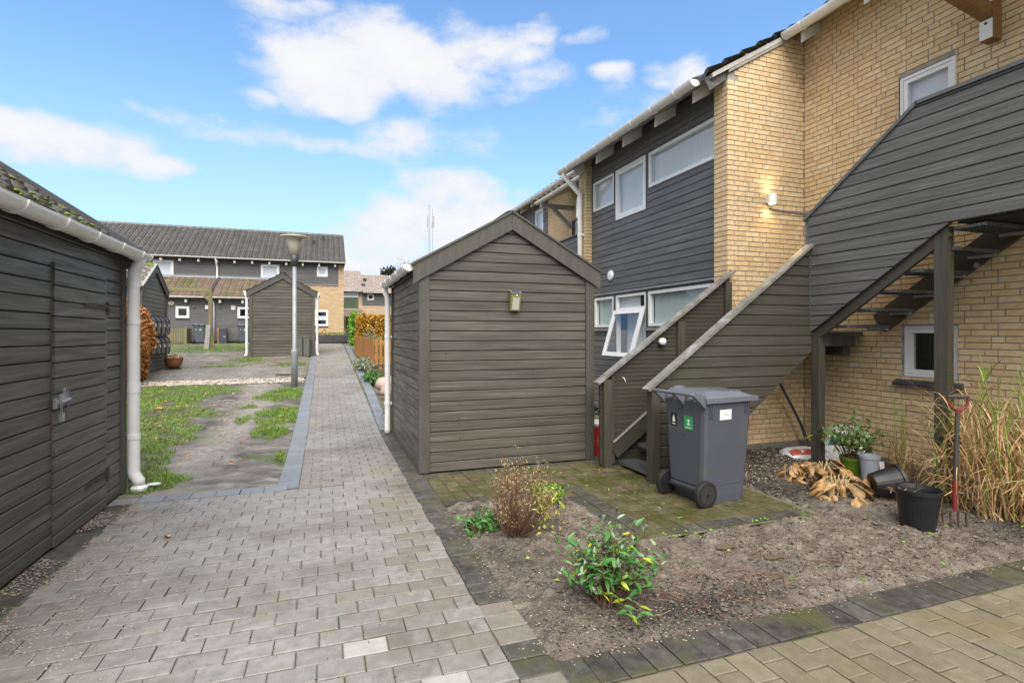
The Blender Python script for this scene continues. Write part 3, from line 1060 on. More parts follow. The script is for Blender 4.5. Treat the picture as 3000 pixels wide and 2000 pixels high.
def pieces(parent, rects, mat_fn, th=.05, base=None, name='paver', limit=300, ch=.006, tilt=.0022, stuff_name='paving'):
    """paving stones with chamfered tops; rects = (cx, cy, cz, lx, ly, angle)"""
    cache = {}

    def me(lx, ly, mt):
        k = (round(lx, 3), round(ly, 3), mt.name)
        if k not in cache:
            mb = MB()
            a, b = lx / 2, ly / 2
            vs = [(-a, -b, -th), (a, -b, -th), (a, b, -th), (-a, b, -th), (-a, -b, -ch * .5), (a, -b, -ch * .5), (a, b, -ch * .5), (-a, b, -ch * .5),
                  (-a + ch, -b + ch, 0), (a - ch, -b + ch, 0), (a - ch, b - ch, 0), (-a + ch, b - ch, 0)]
            fs = [(8, 9, 10, 11)]
            for i in range(4):
                j = (i + 1) % 4
                fs += [(i, j, 4 + j, 4 + i), (4 + i, 4 + j, 8 + j, 8 + i)]
            cache[k] = (mb.add(vs, fs).mesh(name, mt), vs, fs)
        return cache[k]
    rects = sorted(rects, key=lambda q: -in_view((q[0], q[1], q[2]), .03))
    rest = {}
    for i, q in enumerate(rects):
        cx, cy, cz, lx, ly, an = q[:6]
        mt = mat_fn(q)
        m, vs, fs = me(lx, ly, mt)
        sl = (T(cy + .05) - T(cy - .05)) / .1
        rot = (math.atan(sl) + R.gauss(0, tilt), R.gauss(0, tilt), an + R.gauss(0, .007))
        loc = Vector((cx + R.gauss(0, .0014), cy + R.gauss(0, .0014), cz + R.gauss(0, .0018)))
        if i < limit:
            link(name, m, parent, loc=loc, rot=rot)
        else:
            from mathutils import Euler
            M3 = Euler(rot).to_matrix()
            rest.setdefault(mt.name, (MB(), mt))[0].add([loc + M3 @ Vector(v) for v in vs], fs)
    for mbx, mt in rest.values():
        mbx.build(stuff_name, mt, parent, kind='stuff')


def sheet(name, x0, x1, y0, y1, mat, dz=0.0, nx=2, ny=None, fn=None, kind='structure', smooth=True, label=None):
    ny = ny or max(2, int((y1 - y0) / .5))
    mb = MB()
    vs = []
    for j in range(ny + 1):
        y = y0 + (y1 - y0) * j / ny
        for i in range(nx + 1):
            x = x0 + (x1 - x0) * i / nx
            vs.append((x, y, T(y) + dz + (fn(x, y) if fn else 0)))
    m = nx + 1
    mb.add(vs, [(j * m + i, j * m + i + 1, (j + 1) * m + i + 1, (j + 1) * m + i) for j in range(ny) for i in range(nx)])
    return mb.build(name, mat, None, smooth=smooth, kind=kind)


# leaves -----------------------------------------------------------------
def leaf_mesh(name, L, W, mat, curl=.15, fold=.18):
    ys = [0, .18, .45, .75, 1.0]
    ws = [.08, .7, 1.0, .6, .02]
    vs = []
    for y, w in zip(ys, ws):
        z = -curl * L * y * y
        vs += [(-W / 2 * w, L * y, z + fold * W * w * .5), (0, L * y, z), (W / 2 * w, L * y, z + fold * W * w * .5)]
    fs = []
    for i in range(4):
        b = i * 3
        fs += [(b, b + 1, b + 4, b + 3), (b + 1, b + 2, b + 5, b + 4)]
    return MB().add(vs, fs).mesh(name, mat, smooth=True)


def scatter_leaves(mb, pts, L, W, rng, flat=False):
    """small quads bent along the middle, one per point"""
    for p in pts:
        a = rng.uniform(0, 6.283)
        el = rng.uniform(-.3, .3) if flat else rng.uniform(-1.2, 1.3)
        d = Vector((math.cos(a) * math.cos(el), math.sin(a) * math.cos(el), math.sin(el)))
        s = d.cross(Vector((rng.uniform(-1, 1), rng.uniform(-1, 1), rng.uniform(.2, 1)))).normalized()
        n = s.cross(d)
        l = L * rng.uniform(.6, 1.3)
        w = W * rng.uniform(.6, 1.25)
        p = Vector(p)
        mb.add([p, p + d * l * .5 + s * w / 2 + n * w * .22, p + d * l, p + d * l * .5 - s * w / 2 + n * w * .22, p + d * l * .5],
               [(0, 4, 1), (4, 2, 1), (0, 3, 4), (4, 3, 2)])


def rock(mb, c, r, rng, sq=.7):
    """a small lump: squashed octahedron-like pebble"""
    c = Vector(c)
    a0 = rng.uniform(0, 6.28)
    vs = [c + Vector((0, 0, r * sq * rng.uniform(.7, 1.2)))]
    for k in range(5):
        t = a0 + k * 1.2566
        q = r * rng.uniform(.7, 1.25)
        vs.append(c + Vector((math.cos(t) * q, math.sin(t) * q, r * sq * rng.uniform(-.1, .45))))
    vs.append(c + Vector((0, 0, -r * .5)))
    mb.add(vs, [(0, 1 + k, 1 + (k + 1) % 5) for k in range(5)] + [(6, 1 + (k + 1) % 5, 1 + k) for k in range(5)])


def blade(mb, base, az_, L, lean, w, rng, droop=1.0, seg=5):
    d = Vector((math.cos(az_), math.sin(az_), 0))
    s = Vector((-d.y, d.x, 0)) * 1.0 + Vector((rng.uniform(-.4, .4), rng.uniform(-.4, .4), rng.uniform(-.3, .3)))
    pts = []
    ws = []
    p = Vector(base)
    ang = lean
    for i in range(seg + 1):
        pts.append(p.copy())
        u = i / seg
        ws.append(w * (1 - u * .92) * (.75 + .5 * min(1, u * 3)))
        ang += droop * (.10 + .55 * u * u)
        p = p + (d * math.sin(ang) + Vector((0, 0, 1)) * math.cos(ang)) * (L / seg)
    mb.ribbon(pts, ws, s)

# ================================================================== SETTING
sheet('ground', -90, 90, -12, 420, m_ground, dz=-.11, nx=12, ny=220)


def lump(x, y, s, o=0.0):
    return noise.noise(Vector((x * s + o, y * s - o, o * .3)))


# courtyard paving (long stones across), the path that continues from it, and their edging rows
PX, PY = .221, .1445
X_IN, X_EDGE = .852, 1.062
pav = sheet('pavement', -1.93, 1.05, -.5, 5.96, m_joint, dz=-.012, nx=2, ny=4)
rs = []
j = 0
y = 5.955 - PY / 2
PALE = {(2.86, .095), (2.57, -.62), (2.43, .46)}
while y > 1.55:
    off = (j % 2) * .5 * PX + R.uniform(-.012, .012)
    x = X_IN - off
    if off > .02:
        rs.append((X_IN - off / 2, y, 0, off - .006, PY - .0065, 0))
    while x > -1.70:
        a = max(x - PX, -1.71)
        if x - a > .03:
            rs.append(((x + a) / 2, y, 0, x - a - .006, PY - .0065, 0))
        x -= PX
    y -= PY
    j += 1


def court_mat(q):
    if any(abs(q[1] - a) < .07 and abs(q[0] - b) < .108 for a, b in PALE):
        return m_paver_light
    if q[0] > .30 + .5 * lump(q[0], q[1], 1.3) and R.random() < .5:
        return m_paver_warm
    return m_paver


pieces(pav, rs, court_mat)
path = sheet('path', -.46, 1.05, 5.96, 33, m_joint, dz=-.012, nx=2, ny=60)
rs = []
y = 5.965 + PY / 2
j = 0
while y < 31:
    off = (j % 2) * .5 * PX
    x = -.25
    while x < X_IN - .02:
        b = min(x + PX - (off if x == -.25 else 0), X_IN)
        if b - x > .02:
            rs.append(((x + b) / 2, y, T(y), b - x - .006, PY - .0065, 0))
        x = b
    y += PY
    j += 1
pieces(path, rs, lambda q: m_paver if R.random() < .8 else m_paver_warm)
# dark edging row between path and bed, rows to the lawn with sky reflection in their colour
kb = sheet('kerb', 1.045, 1.064, -.3, 26, m_joint, dz=-.014, nx=1, ny=50)
rs = []
y = 2.26
while y < 26:
    rs.append(((X_IN + X_EDGE) / 2 + (0 if y < 9 else .05 * min(1, (y - 9) / 4)), y, T(y) + .002, X_EDGE - X_IN - .006, .139, 0))
    y += .145
pieces(kb, rs, lambda q: (m_paver_warm if (q[1] < 3.0 and R.random() < .4) else m_paver_dark) if q[1] < 9 else m_paver_skysheen, limit=180)
kb2 = sheet('kerb', -.47, -.455, 5.96, 30, m_joint, dz=-.014, nx=1, ny=50)
rs = []
y = 6.10
while y < 30:
    rs.append((-.358, y, T(y) + .002, .209, .139, 0))
    y += .145
x = -.36
while x > -1.75:
    rs.append((x - .11, 6.065 + R.uniform(-.004, .004), .001, .215, .195, .015))
    x -= .222
pieces(kb2, rs, lambda q: m_paver_skysheen, limit=220)
# dark edging along the left shed
kb3 = sheet('kerb', -1.93, -1.705, -.5, 6.3, m_joint, dz=-.010, nx=1, ny=6)
rs = []
y = 1.6
while y < 6.2:
    rs.append((-1.812 + R.uniform(-.012, .012), y, -.002 + R.uniform(-.003, .001), .185 + R.uniform(-.02, .01), .19, R.uniform(-.05, .05)))
    y += .205
pieces(kb3, rs, lambda q: m_paver_dark)
# patio of small square stones between the shed and the stairs
pat = MB()
pat.add([(1.05, 4.97, -.011), (4.2, 4.97, -.011), (4.2, 6.2, -.011), (1.05, 6.2, -.011)], [(0, 1, 2, 3)])
pat.add([(2.29, 3.6, -.011), (4.2, 3.6, -.011), (4.2, 4.97, -.011), (2.29, 4.97, -.011)], [(0, 1, 2, 3)])
pat = pat.build('patio', m_joint, None, kind='structure')
rs = []
q = .1455
y = 6.04
j = 0
while y > 3.62:
    x = 1.064 + q / 2
    while x < 4.15:
        if y > 4.98 or x > 2.30:
            rs.append((x, y, .001, q - .005, q - .005, 0))
        x += q
    y -= q
    j += 1


def patio_mat(p):
    x, y = p[0], p[1]
    if y > 5.93 or (x < 2.45 and 4.9 < y < 5.14) or (2.2 < x < 2.46 and y < 5.14) or y < 3.78:
        return m_paver_dark if R.random() < .8 else m_paver_moss
    return m_paver_moss


pieces(pat, rs, patio_mat, tilt=.004)
# brown paving in the right foreground with its dark edging row
pv2 = sheet('pavement', 1.0, 6.3, -1.0, 2.40, m_joint, dz=-.012, nx=2, ny=4)
rs = []
x = 1.07
i = 0
while x < 6.0:
    y = 2.168 - (i % 2) * .109
    if i % 2:
        rs.append((x, 2.168 - .0545, 0, .139, .103, 0))
    while y > 1.2:
        rs.append((x, y - .109, 0, .139, .212, 0))
        y -= .218
    x += .145
    i += 1
pieces(pv2, rs, lambda q: m_paver_brown, tilt=.003)
kb4 = sheet('kerb', 1.0, 6.2, 2.17, 2.41, m_joint, dz=-.009, nx=2, ny=2)
pieces(kb4, [(1.13 + .1475 * i, 2.29, .002, .1415, .222, 0) for i in range(34)], lambda q: m_paver_dark, tilt=.003)


# planting bed: lumpy soil under everything on the right
def soil_h(x, y):
    if (y > 4.93 and x < 4.22) or (x > 2.25 and x < 4.22 and y > 3.57):
        return -.10
    e = min(1, (x - 1.06) / .14, (y - 2.40) / .14, 1)
    e = max(0, e)
    v = Vector((x, y, .3))
    h = .030 * noise.noise(v * 2.3) + .034 * max(0, noise.noise(v * 9.0) + .1) + .030 * abs(noise.noise(v * 15)) + .015 * abs(noise.noise(v * 33)) + .009 * noise.noise(v * 58)
    if x > 4.3:
        h += .02
    return -.030 + e * (.020 + h)


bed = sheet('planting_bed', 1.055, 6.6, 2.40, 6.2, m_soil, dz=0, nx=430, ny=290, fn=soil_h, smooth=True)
rg = random.Random(5)
at_h = bed.data.attributes.new('shade_dark_soil', 'FLOAT', 'POINT')  # dark soil mask: painted shade under the stairs, charred and dark patches elsewhere
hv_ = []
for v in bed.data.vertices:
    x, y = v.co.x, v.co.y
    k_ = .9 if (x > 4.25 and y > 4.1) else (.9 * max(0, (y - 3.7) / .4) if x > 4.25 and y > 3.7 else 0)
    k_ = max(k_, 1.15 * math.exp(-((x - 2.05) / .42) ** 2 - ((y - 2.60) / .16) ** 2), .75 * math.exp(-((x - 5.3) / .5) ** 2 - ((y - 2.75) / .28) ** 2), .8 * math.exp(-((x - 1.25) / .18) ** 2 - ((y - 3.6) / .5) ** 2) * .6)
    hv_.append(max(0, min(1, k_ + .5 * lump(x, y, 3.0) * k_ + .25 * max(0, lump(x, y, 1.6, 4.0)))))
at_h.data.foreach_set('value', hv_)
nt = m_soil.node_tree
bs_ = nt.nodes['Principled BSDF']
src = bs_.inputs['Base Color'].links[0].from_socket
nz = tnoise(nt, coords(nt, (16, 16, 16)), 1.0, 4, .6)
f_h = mth(nt, 'MULTIPLY', nd(nt, 'ShaderNodeAttribute', attribute_name='shade_dark_soil').outputs['Fac'], mth(nt, 'ADD', nz, .45), clamp=True)
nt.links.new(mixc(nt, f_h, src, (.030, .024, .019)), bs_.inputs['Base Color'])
cl = MB(); sp = MB(); bl = MB()
for i in range(11000):
    x = rg.uniform(1.1, 6.3)
    y = 2.44 + (rg.random() ** 1.3) * 3.3
    h = soil_h(x, y)
    if h < -.09:
        continue
    k = noise.noise(Vector((x * 1.3, y * 1.3, 2.0)))
    if k < -.15 and rg.random() < .6:
        continue
    z = rg.random()
    if z < .55:
        rock(cl, (x, y, h + .002), rg.uniform(.003, .012) * (1 + (rg.random() < .06) * .9), rg)
    elif z < .82:
        rock(sp, (x, y, h + .003), rg.uniform(.0025, .006), rg, .4)
    elif noise.noise(Vector((x * 1.2, y * 1.2, 7.0))) > -.05:
        rock(bl, (x, y, h + .001), rg.uniform(.003, .010), rg, .5)
for i in range(1300):
    x = rg.gauss(2.05, .42); y = rg.gauss(2.60, .14)
    if y > 2.43 and x > 1.1:
        rock(bl if rg.random() < .5 else cl, (x, y, soil_h(x, y) + .001), rg.uniform(.003, .011), rg, .45)
for i in range(1700):                       # bigger clods turned up by digging
    x = rg.uniform(1.12, 5.6); y = rg.uniform(2.46, 4.9)
    h = soil_h(x, y)
    if h > -.09 and noise.noise(Vector((x * 2.1, y * 2.1, 5.0))) > .0:
        rock(cl, (x, y, h + .004), rg.uniform(.007, .021), rg, .6)
for i in range(1500):                       # bark chips under the stairs
    x = rg.uniform(4.25, 6.3); y = rg.uniform(4.5, 5.72)
    rock(sp, (x, y, soil_h(x, y) + .004), rg.uniform(.005, .013), rg, .35)
cl.build('soil_clods', m_clod, bed, kind='stuff')
sp.build('bark_chips', m_speck, bed, kind='stuff')
bl.build('charcoal_bits', m_blackchip, bed, kind='stuff')
tw = MB()
for i in range(130):
    near = rg.random() < .55
    x = rg.gauss(2.35, .35) if near else rg.uniform(1.3, 5.2)
    y = rg.gauss(2.75, .18) if near else rg.uniform(2.5, 3.6)
    if y < 2.46 or y > 3.55 or x < 1.15:
        continue
    a = rg.uniform(0, 3.14)
    L = rg.uniform(.05, .22)
    pts = []
    for k in range(5):
        u = (k / 4 - .5) * L
        xx, yy = x + math.cos(a) * u + rg.uniform(-.008, .008), y + math.sin(a) * u + rg.uniform(-.008, .008)
        pts.append((xx, yy, max(soil_h(xx, yy), -.02) + .010 + rg.uniform(0, .016)))
    tw.tube(pts, [.0028, .0025, .0022, .002, .0015], 4)
tw.build('fallen_twigs', m_redtwig, bed, kind='stuff')
fl = MB()
scatter_leaves(fl, [(x_, y_, max(soil_h(x_, y_), 0.0) + .012) for x_, y_ in [(rg.uniform(1.2, 5.5), rg.uniform(2.45, 3.55)) for i in range(26)]], .045, .022, rg, True)
fl.build('leaf_litter', m_leaflight, bed, kind='stuff')
wd = MB()
for i in range(75):                        # seedlings in the patio joints and along the bed edge
    x = rg.uniform(2.2, 4.1); y = rg.choice([rg.uniform(3.5, 3.7), rg.uniform(3.7, 5.9)])
    scatter_leaves(wd, [(x + rg.gauss(0, .012), y + rg.gauss(0, .012), .008) for k in range(rg.randint(2, 6))], .022, .014, rg, True)
wd.build('seedlings', m_leaflight, pat, kind='stuff')
pu = MB()
for (x, y, rx, ry) in ((2.55, 2.95, .055, .035), (2.85, 3.28, .09, .05), (3.05, 3.02, .085, .05), (2.78, 2.78, .10, .05), (3.25, 2.85, .06, .03)):
    pu.add([(x + rx * math.cos(t * .5236) * (1 + .2 * math.sin(t * 2.1)), y + ry * math.sin(t * .5236) * (1 + .2 * math.cos(t * 1.7)), .004) for t in range(12)], [tuple(range(12))])
pu.build('puddle', m_water, None, kind='structure')


# lawn with a worn muddy track, gravel strip and cross path
def lawn_h(x, y):
    v = Vector((x, y, 1.7))
    h = .020 * noise.noise(v * .9) + .026 * noise.noise(Vector((x * 3.4, y * 4.0, 0))) + .022 * abs(noise.noise(v * 9)) + .006 * noise.noise(v * 27)
    for tx in (-1.62, -1.40):               # wheel ruts
        c = tx + .12 * math.sin(y * .9)
        h -= .038 * math.exp(-((x - c) / .05) ** 2) * (1 if 7.6 < y < 14.4 else 0)
    e = min(1, max(0, (-.47 - x) / .12), max(0, (y - 6.16) / .12))
    return -.022 + e * (.016 + h * .9)


lawn = sheet('lawn', -9.5, -.465, 6.16, 33, m_mud, dz=0, nx=200, ny=560, fn=lawn_h)
sheet('path', -9, -.47, 15.45, 18.05, m_joint, dz=.018, nx=4, ny=6)
xp = [o for o in bpy.data.objects if o.name.startswith('path')][-1]
rs = []
for j in range(18):
    for i in range(39):
        rs.append((-.58 - .2215 * i - (j % 2) * .11, 15.53 + .1445 * j, T(15.53 + .1445 * j) + .031, .214, .138, 0))
pieces(xp, rs, lambda q: m_paver if R.random() < .7 else m_paver_brown, limit=120, th=.012)
gv = MB()
for i in range(5200):
    x = rg.uniform(-6.5, -.5); y = rg.uniform(14.62, 15.44)
    rock(gv, (x, y, T(y) + lawn_h(x, y) + .012), rg.uniform(.012, .034), rg, .6)
gv.build('gravel_strip', m_pebble, None, kind='stuff', label='strip of pale gravel beside the cross path', category='gravel')
# grass patches: centre, radii, count
gb = MB()
PATCH = [(-3.2, 13.4, 1.3, 1.25, 9000), (-3.3, 11.2, 1.25, 1.5, 9500), (-2.75, 9.4, .95, 1.2, 7500), (-2.3, 8.0, .45, .75, 2600), (-1.85, 6.72, .45, .42, 2400), (-1.95, 7.2, .25, .3, 420),
         (-.85, 13.0, .40, .9, 3800), (-1.15, 12.6, .3, .4, 500), (-.78, 10.6, .40, .85, 4200), (-.82, 9.3, .28, .5, 2000), (-1.35, 10.4, .14, .35, 260), (-.53, 7.5, .06, .45, 420), (-1.4, 11.6, .16, .2, 160),
         (-4.0, 24.9, 2.6, 1.6, 3200), (-4.3, 24.3, .35, .25, 500), (-2.5, 20.4, .6, .7, 900), (-1.0, 18.9, .6, .45, 700), (-3.2, 18.4, .9, .22, 500), (-3.3, 29.4, 1.9, .7, 1000), (-5.5, 27.5, 2.4, 1.2, 1200), (-2.9, 18.55, .25, .25, 300),
         (-1.0, 24.5, .5, 3.0, 500), (-6.5, 13.0, 2.2, 1.6, 1500)]
for (cx, cy, rx, ry, n) in PATCH:
    for i in range(int(n * 1.7)):
        t = rg.uniform(0, 6.283)
        q = math.sqrt(rg.random()) * (1 + .35 * lump(cx + math.cos(t) * 2, cy + math.sin(t) * 2, 1.1))
        x, y = cx + rx * q * math.cos(t), cy + ry * q * math.sin(t)
        if x > -.475 or y < 6.18 or 14.55 < y < 18.1:
            continue
        if noise.noise(Vector((x * 2.6, y * 2.6, 4))) < -.25:
            continue
        k = 1 + .25 * max(0, y - 16) / 8
        blade(gb, (x, y, T(y) + lawn_h(x, y) - .004), rg.uniform(0, 6.28), rg.uniform(.03, .08) * k, rg.uniform(0, .9), .0052 * k, rg, 1.2, 2)
gb.build('grass', m_grass, None, kind='stuff', label='wet green lawn grass growing in patches round the mud', category='grass')
lf = MB()
for i in range(300):
    x, y = rg.choice([(rg.gauss(-3.1, .7), rg.uniform(8.5, 14.2)), (rg.gauss(-2.6, .4), rg.uniform(7.5, 12)), (rg.uniform(-4, -.6), rg.uniform(7, 13.8))])
    if x > -.5:
        continue
    scatter_leaves(lf, [(x, y, T(y) + lawn_h(x, y) + .028)], .068, .042, rg, True)
lf.build('fallen_leaves', m_fallen, None, kind='stuff', label='brown and orange leaves fallen on the grass', category='leaves')
# colour of the lawn ground follows what grows on it: turf, bare mud, pale sand in the track
at_g = lawn.data.attributes.new('turf', 'FLOAT', 'POINT')
at_p = lawn.data.attributes.new('sand', 'FLOAT', 'POINT')
gv_, pv_ = [], []
for v in lawn.data.vertices:
    x, y = v.co.x, v.co.y
    b_ = 0.0
    for (cx, cy, rx, ry, n) in PATCH:
        dx, dy = (x - cx) / rx, (y - cy) / ry
        q = dx * dx + dy * dy
        if q < 1.8:
            b_ = max(b_, min(1, max(0, 1.35 - q)))
    gv_.append(b_)
    w_ = .25 * lump(x, y, .8) + .2 * lump(x, y, 2.7)
    c_ = -1.45 + .15 * math.sin(y * .7)
    pv_.append(max(0, min(1, math.exp(-((x - c_) / .42) ** 2) + w_ - .25)) if y < 14.7 else max(0, .25 + w_))
at_g.data.foreach_set('value', gv_)
at_p.data.foreach_set('value', pv_)
nt = m_mud.node_tree
bs_ = nt.nodes['Principled BSDF']
src = bs_.inputs['Base Color'].links[0].from_socket
a1 = nd(nt, 'ShaderNodeAttribute', attribute_name='sand')
a2 = nd(nt, 'ShaderNodeAttribute', attribute_name='turf')
nz = tnoise(nt, coords(nt, (7, 7, 7)), 1.0, 5, .65)
f_s = mth(nt, 'MULTIPLY', a1.outputs['Fac'], mth(nt, 'MULTIPLY', nz, 1.5), clamp=True)
c1_ = mixc(nt, f_s, src, (.33, .30, .255))
f_t = mth(nt, 'MULTIPLY', a2.outputs['Fac'], mth(nt, 'ADD', nz, .35), clamp=True)
c2_ = mixc(nt, f_t, c1_, ramp(nt, tnoise(nt, coords(nt, (25, 25, 25)), 1.0, 3), [(.35, (.035, .05, .012)), (.65, (.085, .10, .03))]))
nt.links.new(c2_, bs_.inputs['Base Color'])
rs_ = bs_.inputs['Roughness'].links[0].from_socket
nt.links.new(mth(nt, 'SUBTRACT', rs_, mth(nt, 'MULTIPLY', a1.outputs['Fac'], .22), clamp=True), bs_.inputs['Roughness'])
# grit washed over the court beside the left shed, and a few odd bits
gt = MB()
for i in range(5200):
    if rg.random() < .45:
        x = -1.9 + abs(rg.gauss(0, .13)); y = rg.uniform(2.8, 6.2)
    else:
        x = -1.7 + abs(rg.gauss(0, .34)); y = rg.uniform(2.2, 6.1)
    if noise.noise(Vector((x * 3, y * 2.4, 9))) < -.12:
        continue
    rock(gt, (x, y, .001), rg.uniform(.003, .0085), rg, .5)
for i in range(900):
    rock(gt, (rg.uniform(-1.7, .85), rg.uniform(1.8, 6), .0), rg.uniform(.0015, .0035), rg, .5)
for i in range(450):                        # soil crumbs spilt over the edging stones
    if rg.random() < .5:
        x = X_EDGE - abs(rg.gauss(0, .05)); y = rg.uniform(2.45, 4.9)
    else:
        x = rg.uniform(1.1, 5.6); y = 2.41 - abs(rg.gauss(0, .045))
    rock(gt, (x, y, .003), rg.uniform(.002, .007), rg, .5)
gt.build('grit', m_grit, pav, kind='stuff')
bk = MB()
for i in range(240):
    rock(bk, (rg.uniform(-1.5, .8), rg.uniform(1.9, 5.8), .0), rg.uniform(.002, .006), rg, .5)
bk.build('dark_crumbs', m_blackchip, pav, kind='stuff')
lm = leaf_mesh('dry_leaf', .085, .045, m_fallen, .3, .5)
for nm, x, y, a, lb in (('dry_leaf', -1.15, 4.85, .4, 'single dry beech leaf lying on the paving by the left shed'), ('dry_leaf', 4.55, 2.27, 1.2, 'reddish leaf lying on the dark edging stones at right')):
    o = link(nm, lm, None, loc=(x, y, .012), rot=(.1, .2, a), label=lb, category='leaf')

# ================================================================== SHEDS
GS = 'dark timber sheds with pitched roofs'
shed('dark timber shed with a solar lamp on its gable, beside the path', (1.03, 6.12, 0), 0, 2.198, 2.62, GS, dpl=(2.55, .0), tiles=None, gr=False)
LY = 2.3
ls = shed('dark timber shed with padlocked door and white gutter at the left edge', (-4.13, LY, 0), 0, 2.22, 4.1, GS, front=False, left=False, right=True, tiles=m_tile_moss, gl=False,
          gr_ext=(0, .20), lift=.035, apex=3.21, amp=.036, gr_r=.078, rholes=[(4.888 - LY, 5.915 - LY, 0, 2.135)])
LOCAL[0] = True
W = 2.22
hf = 1.11
sl = (3.21 - 2.411) / (hf + .085)
D = 4.1
zr = lambda x: 3.21 - sl * abs(x - hf)
for sg in (-1, 1):
    xe = hf + sg * (hf + .085)
    za, ze = zr(hf), zr(2 * hf + .085)
    mb = MB()
    mb.prism([(hf, D + .02, za), (xe, D + .02, ze), (xe, D + .02, ze - .2), (hf, D + .02, za - .2)], (0, .026, 0))
    mb.build('bargeboard', m_woodtrim, ls)
    mb = MB()
    mb.bar((hf, D + .015, za + .075), (xe + sg * .05, D + .015, ze + .075 - sl * .05), .10, .05)
    mb.build('verge_cap', m_dark_metal, ls)
pl = Plane((W - .012, 0, 0), (0, 1, 0), (1, 0, 0))
dr = MB()
pl.box(dr, 4.895 - LY, 5.908 - LY, .012, 2.125, -.02, -.002)
dr = dr.build('door', m_core, ls)
clad(dr, pl, [(4.894 - LY, .014), (5.909 - LY, .014), (5.909 - LY, 2.128), (4.894 - LY, 2.128)], .1165, m_wood, z0=-.018, th=.03)
for z in (1.84, .31):
    hg = MB()
    hg.bar((W + .022, 5.42 - LY, z), (W + .022, 5.90 - LY, z + .004), .008, .035)
    hg.tube([(W + .024, 5.912 - LY, z - .07), (W + .024, 5.912 - LY, z + .05)], .012, 8)
    hg.box(W + .012, W + .024, 5.92 - LY, 5.96 - LY, z - .06, z + .05)
    hg.build('strap_hinge', m_iron, dr)
hp = MB()
hp.box(W + .018, W + .030, 4.86 - LY, 4.91 - LY, 1.04, 1.12)
hp.bar((W + .034, 4.88 - LY, 1.085), (W + .034, 5.07 - LY, 1.10), .012, .032)
hp.tube([(W + .05, 4.90 - LY, 1.088), (W + .05, 5.06 - LY, 1.098)], .011, 8)
hp.box(W + .018, W + .030, 4.955 - LY, 5.075 - LY, 1.065, 1.145)
hp.box(W + .03, W + .045, 4.985 - LY, 5.005 - LY, 1.10, 1.19)
hp.tube([(W + .04, 5.05 - LY, 1.04), (W + .04, 5.05 - LY, 1.16)], .008, 6)
hp.build('sliding_bolt', m_steel, dr)
pk = MB()
pk.tube([(W + .05, 4.905 - LY, 1.00), (W + .05, 4.905 - LY, 1.065), (W + .05, 4.915 - LY, 1.078), (W + .05, 4.93 - LY, 1.065), (W + .05, 4.93 - LY, 1.00)], .0035, 6)
pk.box(W + .038, W + .062, 4.895 - LY, 4.94 - LY, .945, 1.003)
LOCAL[0] = False
pko = pk.build('padlock', m_steel, None, label='small grey padlock hanging on the left shed door', category='padlock')
pko.location = (-4.13, LY, 0)
gm = random.Random(14)
mo = MB()
LOCAL[0] = True
for k in range(150):
    r_ = gm.choice((0, 1, 1, 2, 3))
    u_ = r_ * .29 + gm.uniform(-.015, .03)
    x_ = 2 * hf + .085 - u_ * .83
    rock(mo, (x_, gm.uniform(.3, 4.0), zr(x_) + .03 + gm.uniform(-.01, .012)), gm.uniform(.02, .048), gm, .7)
mo.build('moss_cushions', m_moss, ls, kind='stuff')
dp = MB()
xw, yy = W + .075, D + .045
dp.tube([(W + .125, yy, 2.37), (W + .115, yy, 2.31), (xw, yy, 2.23), (xw, yy, .20), (xw + .006, yy, .16), (xw + .05, yy - .02, .10), (xw + .055, yy - .02, .06)], [.058, .056, .055, .055, .055, .056, .052], 18)
dpo = dp.build('downpipe', m_pvc, ls, smooth=True)
MB().lathe([(.0, 0), (.075, .0), (.078, .03), (.055, .05), (.05, .06)], (xw + .055, yy - .02, .005), 18).build('drain_collar', m_pvc, dpo)
MB().lathe([(.0, 0), (.06, .0), (.06, .01), (.0, .012)], (xw + .175, yy + .01, .045), 14, 1, .7).build('drain_flap', m_pvc, dpo)
for z in (.55, 1.72):
    MB().tube([(xw, yy, z - .025), (xw, yy, z + .025)], .060, 18).build('clip', m_pvc, dpo)
    MB().box(xw - .09, xw, yy - .015, yy + .015, z - .02, z + .02).build('clip', m_pvc, dpo)
for z in (1.05, 2.12):
    MB().tube([(xw, yy, z - .05), (xw, yy, z + .05)], .0585, 18).build('socket', m_pvc, dpo)
LOCAL[0] = False
shed('dark timber shed in the distance behind the street lamp', (-2.56, 21.4, .76), 0, 2.22, 2.4, GS, dpl=(.05, .14), dpr=(.05, .14), left=False, tiles=m_tile)
shed('weathered timber shed with moss on its roof carrying the mailboxes', (-4.42, 16.12, .46), math.pi / 2, 2.3, 3.2, GS, left=True, tiles=m_tile_moss, gr=False, moss_ridge=True, cap_mat=m_weather, mat=m_woodpale)
